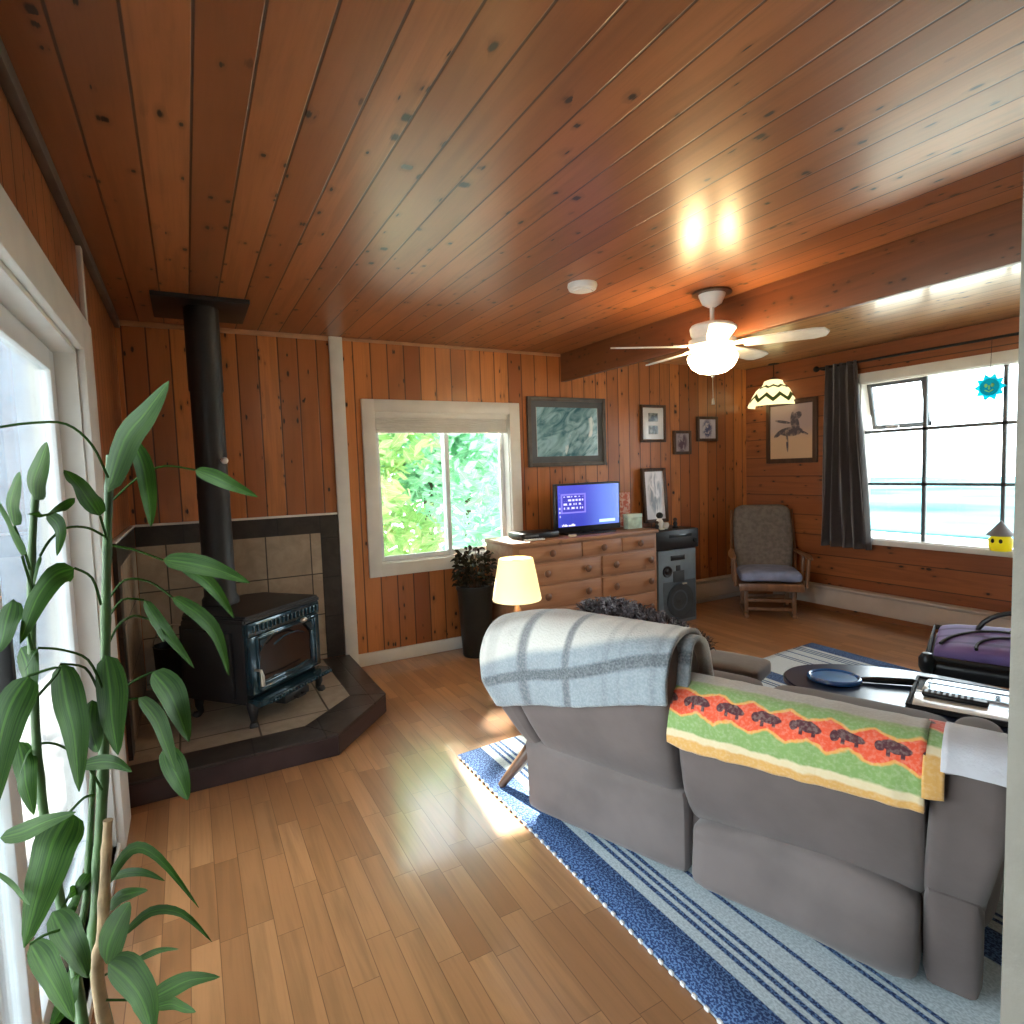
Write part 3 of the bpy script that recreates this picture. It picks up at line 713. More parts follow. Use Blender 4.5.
# ------------------------------------------------------------------ rug
def stripes(x):
    pass
g = G('blue_striped_rug'); s = g.sep(g.coord()); X = s[0]
sp = g.noise(g.vec(g.m('MULTIPLY', s[0], 160.0), g.m('MULTIPLY', s[1], 110.0), 0), 1, 2)
pale = g.mix(g.step(sp, .35, .65), (.42, .50, .54), (.60, .68, .72)); navy = g.mix(g.step(sp, .46, .58), (.012, .035, .12), (.10, .19, .38))
def band(x, a, b, e=.0025): return g.m('MULTIPLY', g.step(x, a-e, a+e), g.step(x, b+e, b-e))
RX0, RX1 = 1.09, 4.13
mk = None
sym = g.m('MINIMUM', g.m('SUBTRACT', X, RX0), g.m('SUBTRACT', RX1, X))
for a, b_ in ((.0, .132), (.172, .188), (.204, .220), (.236, .252), (.328, .343), (.434, .449), (.464, .476), (.78, .91), (.95, .965), (.98, .995), (1.30, 1.315), (1.38, 1.395)):
    v = band(sym, a, b_); mk = v if mk is None else g.m('MAXIMUM', mk, v)
g.bsdf(g.mix(mk, pale, navy), .95, normal=g.bump(sp, .5, .004))
M['rug'] = g.mat
t = thing('area_rug', (0, 0, 0), 'large blue and white striped woven rug under the sofa', 'rug')
rows = []
for i in range(41):
    f = i/40; row = []
    for j in range(31):
        q = j/30; x = RX0+(RX1-RX0)*q; y0 = .55; y1 = 2.64+.18*q
        row.append(Vector((x, y0+(y1-y0)*f, .009+.0025*math.sin(9*f+5*q)+.002*math.sin(23*q))))
    rows.append(row)
rg = MB().sheet(rows).build('rug_body', M['rug'], t, True, thick=-.0075)
rg.modifiers[0].offset = 1
b = MB()
for k in range(48):
    y = .6+k*.0425
    b.box(RX0-.006, RX0+.004, y, y+.016, .003, .013, .003)
b.build('edge_stitching', M['paper'], t, True)['kind'] = 'stuff'

# ------------------------------------------------------------------ sofa
U2 = Vector((.3610, -.9326, 0)); M2 = Vector((.9326, .3610, 0)); SA = math.atan2(U2.y, U2.x); S0 = Vector((1.14, 2.03, 0))
SMX = Matrix.Translation(S0) @ Matrix.Rotation(SA, 4, 'Z')
def smooth(pts, n=5):
    P = [Vector((*p, 0)) if len(p) == 2 else Vector(p) for p in pts]; out = []
    for i in range(len(P)-1):
        p0, p1, p2, p3 = P[max(i-1, 0)], P[i], P[i+1], P[min(i+2, len(P)-1)]
        for k in range(n):
            t_ = k/n; out.append(.5*((2*p1)+(p2-p0)*t_+(2*p0-5*p1+4*p2-p3)*t_*t_+(3*p1-p0-3*p2+p3)*t_**3))
    out.append(P[-1]); return out
def loft(prof, s0, s1, endr=.05, ns=14, sf=None):
    """closed (q,z) profile swept along s with rounded ends; sf(s,q,z) shifts s"""
    P = smooth(list(prof)+[prof[0]], 4)[:-1]; n = len(P)
    c = sum(P, Vector())/n; b = bmesh.new(); rings = []
    ss = [s0+endr*(1-math.cos(a)) for a in (0, .3, .65, 1.05, PI/2)] + [s0+endr+(s1-s0-2*endr)*k/ns for k in range(1, ns)] + [s1-endr*(1-math.cos(a)) for a in (PI/2, 1.05, .65, .3, 0)]
    for i, sv in enumerate(ss):
        e = 1.0
        dd = min(sv-s0, s1-sv)
        if dd < endr: e = math.sqrt(max(0, 1-(1-dd/endr)**2))
        k = 1-(1-e)*.22
        ring = []
        for p in P:
            v = c+(p-c)*k; f2 = sf(sv, v.x, v.y) if sf else (0, 0)
            ring.append(b.verts.new((sv+f2[0], v.x, v.y+f2[1])))
        rings.append(ring)
    for a, d_ in zip(rings, rings[1:]):
        for k in range(n): b.faces.new((a[k], a[(k+1) % n], d_[(k+1) % n], d_[k]))
    b.faces.new(rings[0][::-1]); b.faces.new(rings[-1]); bmesh.ops.recalc_face_normals(b, faces=b.faces[:])
    return b
t = thing('loveseat', tuple(S0), 'grey two-seat reclining loveseat seen from behind on the striped rug', 'sofa', SA)
sofa = t
MB().box(.02, 1.43, .04, .80, .055, .36, .04).build('base', M['grey_fabric'], t)
def bulge(co):
    k = math.exp(-((co.x-.95)/.25)**2-((co.z-.20)/.09)**2) if co.y < .1 else 0
    k2 = math.exp(-((co.x-1.2)/.16)**2-((co.z-.12)/.08)**2) if co.y < .1 else 0
    return Vector((co.x, co.y+.045*k-.05*k2, co.z+.02*math.sin(co.x*7)*(co.z > .2)))
MB().box(0.0, .685, -.015, .10, .03, .335, .035, sub=9, fn=lambda c: Vector((c.x-.04*max(0, c.z-.2)*(c.x < .3), c.y-.10*max(0, c.z-.24), c.z))).build('back_skirt', M['grey_fabric2'], t)
MB().box(.702, 1.325, -.045, .10, .03, .262, .04, sub=11, fn=bulge).build('back_skirt', M['grey_fabric2'], t)
MB().box(1.33, 1.455, -.02, .12, .03, .30, .03, sub=5).build('side_skirt', M['grey_fabric'], t)
PL = [(.04, .27), (-.02, .33), (-.08, .47), (-.105, .60), (-.105, .73), (-.06, .81), (.03, .838), (.13, .805), (.20, .67), (.23, .50), (.22, .36), (.13, .29)]
PR = [(.04, .22), (-.005, .29), (-.04, .42), (-.06, .54), (-.05, .625), (-.015, .675), (.06, .685), (.15, .645), (.22, .54), (.26, .42), (.24, .32), (.13, .25)]
def flareL(s, q, z): return (-.15*max(0, min(1, (z-.30)/.30))*max(0, 1-max(0, s)/.22), -.06*max(0, 1-max(0, s)/.20)**1.6*max(0, min(1, (z-.45)/.3)))
def flareR(s, q, z): return (.045*max(0, min(1, (z-.28)/.25))*max(0, 1-max(0, 1.45-s)/.2), 0)
for prof, a, b_, sf, nm in ((PL, .085, .665, flareL, 'back_cushion'), (PL, -.0, .095, flareL, 'back_wing'), (PR, .67, 1.335, None, 'back_cushion'), (PR, 1.325, 1.46, flareR, 'back_wing')):
    m_ = MB(); m_._add(loft(prof, a, b_, .045 if 'cush' in nm else .03, sf=sf)); m_.build(nm, M['grey_fabric'], t, sub=1, ang=80)
for a, b_ in ((.10, .69), (.72, 1.34)):
    MB().box(a, b_, .22, .86, .35, .47, .05, sub=7).build('seat_cushion', M['grey_fabric'], t, sub=1)
MB().box(-.13, .09, .12, .84, .06, .60, .09, sub=8, fn=lambda c: Vector((c.x+(.10*(1-min(1, c.z/.35)) if c.x < -.02 else 0), c.y, c.z))).build('armrest', M['grey_fabric'], t, sub=1)
MB().box(1.33, 1.50, .16, .84, .06, .50, .08, sub=8, fn=lambda c: Vector((c.x-(.03*(1-min(1, c.z/.35)) if c.x > 1.45 else 0), c.y, c.z))).build('armrest', M['grey_fabric'], t, sub=1)
MB().box(.04, .62, .90, 1.16, .375, .46, .03, sub=6).build('footrest', M['grey_fabric2'], t, sub=1)
for lx_ in (.14, .55): MB().box(lx_, lx_+.03, .70, 1.0, .26, .28, .004, mx=Matrix.Rotation(.12, 4, 'X')).build('footrest_linkage', M['black_matte'], t)
fb = SMX.inverted() @ on(501, 786, .012)
MB().tube([(fb.x, fb.y, .012), (fb.x+.012, fb.y+.012, .035), (fb.x+.07, fb.y+.05, .12), (fb.x+.11, fb.y+.08, .18)], [.016, .018, .026, .032], 12).build('leg', M['dark_wood'], t)
for a, b_ in ((.06, .72), (1.38, .10), (1.38, .72)): MB().tube([(a, b_, .009), (a, b_, .07)], [.016, .024], 12).build('leg', M['dark_wood'], t)

# ------------------------------------------------------------------ throws over the sofa back
def drape(prof, s0, s1, off, n_s=40, edge=None, wav=.006, sf=None, thick=.012, hemk=1.0):
    """cloth following an open (q,z) profile from the outside hem over the crest; uv in metres"""
    P = smooth(prof, 8); rows, uv = [], []
    acc = [0]
    for a, b_ in zip(P, P[1:]): acc.append(acc[-1]+(b_-a).length)
    for j in range(n_s+1):
        f = j/n_s; s_ = s0+(s1-s0)*f; row, ur = [], []
        lo = edge(f) if edge else 0.0
        for i, p in enumerate(P):
            a = acc[i]/acc[-1]
            # slide the hem
            k = max(i/(len(P)-1), 0)
            tt = lo+(1-lo)*k
            ii = tt*(len(P)-1); i0 = min(int(ii), len(P)-2); fr = ii-i0
            pp = P[i0].lerp(P[i0+1], fr); tg = (P[i0+1]-P[i0]).normalized(); nr = Vector((-tg.y, tg.x, 0))
            w_ = wav*(math.sin(s_*31+pp.y*6)+.6*math.sin(s_*57+1.3))*(1-k)**1.0
            q = pp+nr*(off+abs(w_)*.9)
            ds = sf(s_, q.x, q.y) if sf else (0, 0)
            row.append(Vector((s_+ds[0], q.x, q.y+ds[1]))); ur.append((s_-s0, acc[i0]+(acc[i0+1]-acc[i0])*fr-lo*acc[-1]*hemk))
        rows.append(row); uv.append(ur)
    return MB().sheet(rows, uv=uv)
# plaid
g = G('grey_plaid_wool'); u, v, _ = g.sep(g.n('ShaderNodeUVMap').outputs[0])
fz = g.noise(g.coord(), 130, 3); fz2 = g.noise(g.coord(), 14, 3)
c = g.mix(g.step(v, .17, .21), (.21, .25, .28), (.52, .50, .455))
c = g.mix(g.step(v, .30, .36), c, (.30, .265, .23))
def band2(x, a, b_, e=.008): return g.m('MULTIPLY', g.step(x, a-e, a+e), g.step(x, b_+e, b_-e))
for a, b_, k in ((.115, .142, .85), (.262, .292, .85), (.42, .445, .25), (.48, .495, .22), (.60, .62, .30), (.02, .05, .2)):
    c = g.mix(g.m('MULTIPLY', band2(u, a, b_), k), c, (.085, .095, .11))
c = g.mix(g.m('MULTIPLY', band2(v, .082, .124), .97), c, (.07, .085, .10))
c = g.mix(g.m('MULTIPLY', g.step(fz, .35, .7), .17), c, (.62, .62, .61)); c = g.mix(g.m('MULTIPLY', g.step(fz2, .5, .8), .2), c, (.2, .2, .21))
g.bsdf(c, .95, normal=g.bump(fz, .6, .006), sheen=.4); M['plaid'] = g.mat
tp = [(-.092, .475), (-.110, .56), (-.120, .65), (-.118, .745), (-.068, .825), (.03, .854), (.14, .822), (.215, .68), (.235, .58)]
t = thing('plaid_blanket', tuple(SMX @ Vector((.3, 0, .87))), 'fuzzy grey plaid wool blanket over the higher sofa back', 'blanket', SA, 'blankets on the loveseat')
MWs = SMX
def sbuild(mb, name, m_, t, **k):
    mb.bm.transform(MWs); return mb.build(name, m_, t, True, **k)
sbuild(drape(tp, .02, .675, .008, 48, lambda f: .02+.30*f-.06*f*f+.006*math.sin(f*9), .004, flareL), 'blanket_cloth', M['plaid'], t, thick=.014)
# hanging second layer, seen at both ends
b = drape([(-.02, .68), (.0, .77), (.03, .825), (.09, .82), (.14, .77), (.19, .62), (.235, .5)], .64, .705, .012, 8, None, .004)
sbuild(b, 'folded_layer', M['plaid'], t, thick=.018)
b = drape([(-.085, .54), (-.09, .63), (-.07, .72), (-.02, .79), (.06, .81)], .0, .05, .0, 6, None, .012, flareL)
sbuild(b, 'folded_layer', M['grey_fabric2'], t, thick=.014)
# southwestern blanket
g = G('bison_pattern_fleece'); u, v, _ = g.sep(g.n('ShaderNodeUVMap').outputs[0]); fz = g.noise(g.coord(), 110, 3)
v = g.m('ADD', g.m('ADD', v, -.022), g.m('MULTIPLY', g.m('SUBTRACT', g.noise(g.coord(), 26, 2), .5), .018))
per = .104
pp = g.m('PINGPONG', g.m('ADD', u, .02), per/2)          # 0..per/2
c = g.mix(g.step(v, .066, .074), (.62, .34, .09), (.66, .55, .34))
c = g.mix(g.step(v, .088, .096), c, (.20, .33, .10))
zig = g.m('MULTIPLY', pp, .36)
dv = g.m('ABSOLUTE', g.m('SUBTRACT', v, .180))
c = g.mix(g.step(dv, g.m('ADD', zig, .030), g.m('ADD', zig, .024)), c, (.72, .34, .08))
c = g.mix(g.step(dv, g.m('ADD', zig, .022), g.m('ADD', zig, .018)), c, (.72, .085, .03))
fu = g.m('SUBTRACT', g.m('PINGPONG', g.m('ADD', u, .02), per/2), per/2)
lo = g.m('SUBTRACT', g.m('FRACT', g.m('DIVIDE', g.m('ADD', u, .072), per)), .5)    # -.5...5 across one animal
lx = g.m('MULTIPLY', lo, per)
body = g.step(g.m('ADD', g.m('POWER', g.m('DIVIDE', lx, .036), 2.0), g.m('POWER', g.m('DIVIDE', g.m('SUBTRACT', v, g.m('MULTIPLY_ADD', lx, -.12, .188)), .014), 2.0)), 1.1, .85)
legs = g.m('MULTIPLY', g.step(g.m('ABSOLUTE', g.m('SUBTRACT', g.m('ABSOLUTE', lx), .016)), .0055, .004), band2(v, .164, .19, .002))
head = g.step(g.m('ADD', g.m('POWER', g.m('DIVIDE', g.m('ADD', lx, .036), .012), 2.0), g.m('POWER', g.m('DIVIDE', g.m('SUBTRACT', v, .184), .013), 2.0)), 1.1, .85)
c = g.mix(g.m('MAXIMUM', g.m('MAXIMUM', body, legs), head), c, (.075, .014, .022))
c = g.mix(g.step(v, .236, .242), c, (.24, .33, .11)); c = g.mix(g.step(v, .248, .262), c, (.40, .355, .29))
c = g.mix(g.m('MULTIPLY', g.step(fz, .4, .7), .14), c, (.8, .72, .6))
g.bsdf(c, .92, normal=g.bump(fz, .4, .004), sheen=.4); M['bison'] = g.mat
to = [(-.055, .46), (-.068, .52), (-.074, .57), (-.066, .635), (-.018, .690), (.06, .700), (.155, .658), (.225, .55), (.245, .48)]
t = thing('patterned_blanket', tuple(SMX @ Vector((1, 0, .74))), 'orange and green bison patterned blanket over the lower sofa back', 'blanket', SA, 'blankets on the loveseat')
sbuild(drape(to, .565, 1.335, .010, 50, lambda f: .09+.06*f+.07*max(0, 1-f*3.2)*(.5+.5*math.sin(f*22)) , .005, hemk=0), 'blanket_cloth', M['bison'], t, thick=.012)
sbuild(drape([(-.064, .575), (-.068, .60), (-.066, .625), (-.045, .66), (.0, .692), (.08, .70)], 1.33, 1.375, .012, 8, None, .012), 'folded_layer', M['bison'], t, thick=.02)
# pale throw on the right wing
t = thing('grey_blanket', tuple(SMX @ Vector((1.5, 0, .73))), 'pale grey fleece blanket on the sofa end by the white wall edge', 'blanket', SA, 'blankets on the loveseat')
M['fleece'] = mat('pale_grey_fleece', (.50, .50, .54), .95, var=.1, bump=.5, bs=120, sheen=.4)
sbuild(drape([(-.060, .640), (-.052, .66), (-.022, .690), (.06, .70), (.15, .66), (.22, .54)], 1.345, 1.475, .014, 12, None, .004, flareR), 'blanket_cloth', M['fleece'], t, thick=.018)
# shaggy throw
t = thing('shaggy_cushion', tuple(SMX @ Vector((.5, .25, .85))), 'shaggy mauve-grey cushion behind the plaid blanket', 'cushion', SA)
M['shag'] = mat('mauve_grey_pile', (.10, .082, .088), .9, var=.5, vs=60); M['shag2'] = mat('pale_pile_tips', (.26, .235, .24), .9, var=.3, vs=40)
rng = random.Random(3)
core, tips = MB(), MB()
c0 = [Vector((.14, .23, .81)), Vector((.26, .25, .832)), Vector((.40, .24, .815)), Vector((.54, .23, .785)), Vector((.67, .21, .75))]
P = smooth(c0, 6)
core.tube(P, [.022+.016*math.sin(PI*(.12+.8*i/(len(P)-1))) for i in range(len(P))], 12)
for k in range(1500):
    f = rng.random()*(len(P)-1); i = min(int(f), len(P)-2); p = P[i].lerp(P[i+1], f-i)
    a = rng.uniform(-.4, PI+.9); r = .02+.016*math.sin(PI*(.12+.8*f/(len(P)-1)))
    dr = Vector((rng.uniform(-.5, .5), math.cos(a), math.sin(a))).normalized()
    p0 = p+dr*r*.8; p1 = p0+dr*.022+Vector((rng.uniform(-.012, .012), rng.uniform(-.012, .012), .006)); p2 = p1+dr*.016+Vector((rng.uniform(-.018, .018), rng.uniform(-.018, .018), -.012))
    sd = dr.cross(Vector((rng.uniform(-1, 1), rng.uniform(-1, 1), rng.uniform(-1, 1)))).normalized()*.0035
    b = (tips if k % 3 == 0 else core).bm
    v = [b.verts.new(q) for q in (p0-sd, p0+sd, p1+sd*.9, p1-sd*.9, p2)]
    b.faces.new((v[0], v[1], v[2], v[3])); b.faces.new((v[3], v[2], v[4]))
sbuild(core, 'pile', M['shag'], t); sbuild(tips, 'pile_tips', M['shag2'], t)

# ------------------------------------------------------------------ low tables and what lies on them
TZ = .38
M['table_top'] = mat('blue_black_lacquer', (.016, .032, .085), .3, coat=.5, coat_rough=.15, var=.1)
SC = lambda s_, q_, z_=0: SMX @ Vector((s_, q_, z_))
t = thing('coffee_table', tuple(SC(1.20, 1.23)), 'oval blue-black glossy coffee table on the rug before the loveseat', 'table', SA)
A_, B_ = .55, .335
def oval(k, n=56): return [(A_*k*math.cos(2*PI*i/n), B_*k*math.sin(2*PI*i/n)) for i in range(n)]
MB().prism(oval(1), TZ-.028, TZ, r=.008).build('table_top', M['table_top'], t)
MB().prism(oval(.86), TZ-.10, TZ-.028).build('apron', M['black_matte'], t)
for sx in (-1, 1):
    for sy in (-1, 1):
        MB().tube([(sx*.36, sy*.19, TZ-.06), (sx*.38, sy*.20, .16), (sx*.41, sy*.22, .013)], [.024, .02, .014], 10).build('leg', M['black_matte'], t)
# racket
ra, rb_, rc = on(806, 678, TZ+.015), on(862, 676, TZ+.015), on(918, 682, TZ+.02)
ctr = (ra+rb_)/2; ctr.z = TZ+.002; dirv = (rc-ctr); dirv.z = 0; ang_ = math.atan2(dirv.y, dirv.x); rr = (rb_-ra).length*.40
t = thing('paddle', tuple(ctr), 'round blue paddle with black handle lying on the dark round table', 'paddle', ang_)
M['blue_pl'] = mat('blue_plastic', (.02, .12, .42), .25, coat=.4); M['blue_lt'] = mat('blue_mesh', (.045, .20, .55), .35)
ring = [(rr*math.cos(2*PI*k/36), rr*.88*math.sin(2*PI*k/36), .011) for k in range(37)]
MB().tube(ring, .011, 8).build('rim', M['blue_pl'], t)
MB().prism([(x*.97, y*.97) for x, y, z in ring[:-1]], .008, .014).build('face', M['blue_lt'], t)
hl = dirv.length
MB().tube([(rr*.95, 0, .011), (rr+.03, 0, .012), (rr+.07, 0, .014), (hl-.02, 0, .016), (hl, 0, .016)], [.010, .012, .015, .016, .010], 12).build('handle', M['black_plastic'], t)
# rectangular table with papers
p0 = on(905, 703, .405)
t = thing('lap_tray', (p0.x, p0.y, TZ), 'black rectangular tray with white papers on the right half of the coffee table', 'tray', SA)
Lx, Ly = .58, .40
MB().box(0, Lx, 0, Ly, .001, .018, .006).build('tray_base', M['black_matte'], t)
b = MB().box(0, Lx, 0, .012, .016, .026, .003).box(0, Lx, Ly-.012, Ly, .016, .026, .003).box(0, .012, 0, Ly, .016, .026, .003).box(Lx-.012, Lx, 0, Ly, .016, .026, .003)
b.build('tray_rim', M['black_matte'], t)
TMX = Matrix.Translation((p0.x, p0.y, 0)) @ Matrix.Rotation(SA, 4, 'Z')
def ontab(name, x, y, z, label, cat, rz=0.0, group=None):
    q = TMX @ Vector((x, y, z)); return thing(name, tuple(q), label, cat, SA+rz, group)
t = ontab('magazine', .17, .105, .3985, 'white magazine at the near edge of the black tray', 'magazine', .03)
MB().box(-.15, .17, -.10, .10, 0, .008, .002).build('pages', M['glossy_paper'], t)
t = ontab('paper_sheet', .20, .31, .3985, 'white paper sheets on the far half of the black tray', 'paper', -.05)
MB().box(-.16, .30, -.09, .10, 0, .004, .001).box(-.14, .22, -.085, .08, .004, .006).build('sheets', M['glossy_paper'], t)
t = ontab('remote_control', .155, .135, .4075, 'long black remote control lying on the white magazine', 'remote', -.02)
MB().box(-.11, .11, -.024, .024, 0, .020, .009, 3).build('case', M['black_plastic'], t)
b = MB()
for i in range(8):
    for j in range(3): b.box(-.09+i*.02, -.079+i*.02, -.017+j*.013, -.009+j*.013, .019, .0225, .002)
b.build('buttons', mat('grey_rubber', (.08, .08, .09), .6), t)
t = ontab('clear_box', .22, .245, .4095, 'clear plastic tray with blue edges between the papers', 'tray', .0)
M['clear'] = glass_mat('clear_plastic', (.93, .96, .98))
b = MB().box(-.16, .16, -.035, -.031, 0, .03).box(-.16, .16, .031, .035, 0, .03).box(-.16, -.156, -.035, .035, 0, .03).box(.156, .16, -.035, .035, 0, .03).box(-.16, .16, -.035, .035, 0, .003)
b.build('tray_body', M['clear'], t)
b = MB()
for yy in (-.035, .033): b.box(-.162, .162, yy-.001, yy+.003, .028, .033, .001)
b.build('tray_rim', mat('blue_grey_plastic', (.10, .16, .24), .3), t)
t = ontab('camera', .40, .12, .3985, 'black and silver camera at the right end of the black tray', 'camera', .1)
MB().box(-.06, .06, -.035, .035, 0, .055, .010, 3).tube([(0, -.03, .028), (0, -.07, .028)], .026, 18).build('camera_body', M['black_plastic'], t)
MB().box(-.058, .058, -.030, .030, .054, .066, .006).build('top_cover', M['white_plastic'], t)

# purple seat on turned leg, iron chair behind
pz = .42; pa = on(927, 655, pz)
t = thing('footstool', (pa.x, pa.y, 0), 'black framed stool with purple patterned seat behind the oval coffee table', 'stool', SA)
M['purple'] = None
g = G('purple_scroll_fabric'); s = g.sep(g.coord())
wv = g.n('ShaderNodeTexWave', wave_type='RINGS'); g.put(wv.inputs['Vector'], g.vec(s[0], g.m('ADD', s[1], -.05), 0)); wv.inputs['Scale'].default_value = 3.4; wv.inputs['Distortion'].default_value = 3.0; wv.inputs['Detail'].default_value = 1.0
c = g.mix(g.step(wv.outputs['Fac'], .80, .9), (.17, .12, .34), (.09, .06, .20))
g.bsdf(c, .6, spec=.3); M['purple'] = g.mat
MB().box(0, .72, 0, .39, pz-.115, pz-.028, .035, sub=7, fn=lambda c: Vector((c.x, c.y, c.z+.18*c.y*(c.z > pz-.07)))).build('apron', M['black_plastic'], t)
MB().box(.02, .70, .02, .37, pz-.06, pz+.028, .04, sub=9, fn=lambda c: Vector((c.x, c.y, c.z+.18*c.y+.02*(1-((c.x-.36)/.36)**2)))).build('seat_cushion', M['purple'], t, sub=1)
rimp = [(.0, .0, pz-.012), (.0, .39, pz+.055), (.72, .39, pz+.055), (.72, 0, pz-.012), (0, 0, pz-.012)]
MB().tube(rimp, .013, 8).build('piping', M['black_matte'], t)
def sz(x, y): return pz+.029+.18*y+.02*(1-((x-.36)/.36)**2)
for cx_, cy_, r_, a0, a1 in ((.30, .02, .26, .25, 2.9), (.34, .06, .15, .2, 3.3), (.52, .16, .10, -1.2, 2.6)):
    MB().tube([(cx_+r_*math.cos(a0+(a1-a0)*k/20), cy_+r_*.95*math.sin(a0+(a1-a0)*k/20), sz(cx_+r_*math.cos(a0+(a1-a0)*k/20), cy_+r_*.95*math.sin(a0+(a1-a0)*k/20))) for k in range(21)], .008, 6).build('scroll_trim', M['black_matte'], t)
for a, b_ in ((.0, .0), (.68, .04), (.04, .35), (.68, .35)):
    MB().lathe([(.018, .013), (.024, .02), (.018, .05), (.015, .10), (.026, .13), (.017, .16), (.022, .23), (.034, .27), (.018, .295), (.018, .32), (.036, .36), (.036, .405), (.02, .43), (0, .435)], (a, b_, 0), 14).build('leg', M['black_plastic'], t)
ca = on(978, 640, .62)
ic = on(975, 640, .46)+U2*.2
t = thing('iron_chair', (ic.x, ic.y, 0), 'black iron chair with arched back beyond the purple stool', 'chair', SA)
b = MB(); arc = [(-.20*math.cos(PI*k/16), .02, .44+.18*math.sin(PI*k/16)**.8) for k in range(17)]
b.tube(arc, .012, 8); arc2 = [(-.10*math.cos(PI*k/12), .02, .44+.10*math.sin(PI*k/12)) for k in range(13)]; b.tube(arc2, .007, 6)
b.tube([(-.2, .02, .46), (.2, .02, .46)], .009, 8); b.build('backrest', M['black_plastic'], t)
MB().lathe([(.0, .41), (.20, .41), (.215, .42), (.205, .437), (0, .445)], (0, .20, 0), 28, cap=False).build('seat', M['black_plastic'], t)
for sx in (-1, 1):
    MB().tube([(sx*.20, .02, .46), (sx*.19, .03, .3), (sx*.22, -.02, .013)], .011, 8).build('leg', M['black_plastic'], t)
    MB().tube([(sx*.15, .34, .42), (sx*.16, .36, .3), (sx*.19, .40, .013)], .011, 8).build('leg', M['black_plastic'], t)

# ------------------------------------------------------------------ dresser and what stands on it
DX0, DX1, DF, DB, DZ = 2.085, 3.485, 3.82, YB-.03, .865
t = thing('dresser', ((DX0+DX1)/2, DF, 0), 'long knotty pine dresser with round knobs under the television', 'dresser')
MB().box(DX0, DX1, DF, DB, .0, DZ-.03, .004).build('case', M['pine'], t, True)
MB().box(DX0-.012, DX1+.012, DF-.022, DB, DZ-.03, DZ, .006).build('top', M['pine'], t, True)
def drawer(x0, x1, z0, z1, knobs):
    o = MB().box(x0+.004, x1-.004, DF-.018, DF, z0+.004, z1-.004, .006).build('drawer', M['pine'], t, True)
    for kx in knobs:
        MB().lathe([(.010, 0), (.011, .008), (.026, .016), (.029, .025), (.018, .034), (0, .035)], n=16, cap=False, mx=Matrix.Translation((kx, DF-.018, (z0+z1)/2)) @ Matrix.Rotation(PI/2, 4, 'X')).build('knob', M['knob'], o, True)
drawer(2.12, 2.70, .705, .825, (2.41,)); drawer(2.70, 3.10, .705, .825, (2.90,)); drawer(3.10, 3.455, .705, .825, (3.28,))
for z0, z1 in ((.53, .695), (.345, .52), (.09, .335)):
    drawer(2.12, 2.885, z0, z1, (2.36, 2.74)); drawer(2.895, 3.455, z0, z1, (3.02, 3.39))
g = G('tv_guide_screen'); s = g.sep(g.coord()); x, z = s[0], s[2]
def rect(x0, x1, z0, z1, e=.003):
    return g.m('MULTIPLY', g.m('MULTIPLY', g.step(x, x0-e, x0+e), g.step(x, x1+e, x1-e)), g.m('MULTIPLY', g.step(z, z0-e, z0+e), g.step(z, z1+e, z1-e)))
c = g.mix(g.step(z, .08, .36), (.030, .040, .30), (.05, .055, .36))
c = g.mix(g.step(x, -.10, .26), c, (.11, .18, .55))
c = g.mix(rect(-.28, -.035, .175, .335), c, (.16, .14, .55))
c = g.mix(rect(-.265, -.05, .187, .322), c, (.035, .035, .28))
tx_ = g.white(g.vec(g.m('FLOOR', g.m('MULTIPLY', x, 95.0)), g.m('FLOOR', g.m('MULTIPLY', z, 62.0)), 1.0))
rowm = g.m('MULTIPLY', g.step(tx_, .52, .56), g.step(g.m('FRACT', g.m('MULTIPLY', z, 31.0)), .45, .5))
c = g.mix(g.m('MULTIPLY', rowm, rect(-.255, -.06, .195, .315)), c, (.50, .48, .95))
c = g.mix(g.m('MULTIPLY', rowm, rect(-.30, -.285, .10, .34)), c, (.4, .38, .85))
c = g.mix(g.m('MULTIPLY', g.step(tx_, .3, .35), rect(-.275, -.145, .072, .088)), c, (.85, .8, 1.0))
c = g.mix(rect(.10, .265, .085, .108), c, (.45, .70, .95))
c = g.mix(rect(-.31, .31, .045, .066), c, (.015, .02, .10))
g.bsdf((.01, .01, .015), .08, emit=c, es=.75, coat=.6, coat_rough=.02); M['screen'] = g.mat
t = thing('television', (2.905, 4.0, DZ), 'flat television showing a blue programme guide on the pine dresser', 'television')
b = MB().box(-.328, .328, -.02, .03, .018, .418, .010); b.build('bezel', M['black_plastic'], t)
MB().box(-.308, .308, -.0235, -.019, .066, .402).build('screen', M['screen'], t)
MB().box(-.05, .05, .0, .02, .008, .04, .004).prism([(-.22, -.10), (.22, -.10), (.25, .10), (-.25, .10)], 0, .012, r=.004).build('stand', M['black_plastic'], t)
t = thing('media_player', (2.38, 4.0, DZ), 'slim black media player on the left end of the pine dresser', 'media player', .02)
MB().box(-.17, .17, -.10, .12, .006, .052, .005).build('case', M['black_plastic'], t)
MB().box(-.15, -.02, -.103, -.098, .022, .038, .002).build('disc_tray', mat('grey_plastic', (.12, .12, .13), .4), t)
for sx in (-.14, .14): MB().lathe([(.014, 0), (.014, .007)], (sx, 0, 0), 12).build('foot', M['black_matte'], t)
t = thing('remote_control', (2.30, 3.865, DZ), 'short pale remote control on the dresser in front of the media player', 'remote', -.05)
MB().box(-.085, .085, -.02, .02, 0, .014, .006, 3).build('case', M['white_plastic'], t)
b = MB()
for i in range(6):
    for j in range(2): b.box(-.065+i*.022, -.053+i*.022, -.012+j*.014, -.003+j*.014, .0135, .016, .001)
b.build('buttons', mat('grey_button', (.3, .3, .32), .6), t)
t = thing('tissue_packet', (2.64, 3.85, DZ), 'tiny cream object on the dresser edge under the television', 'packet')
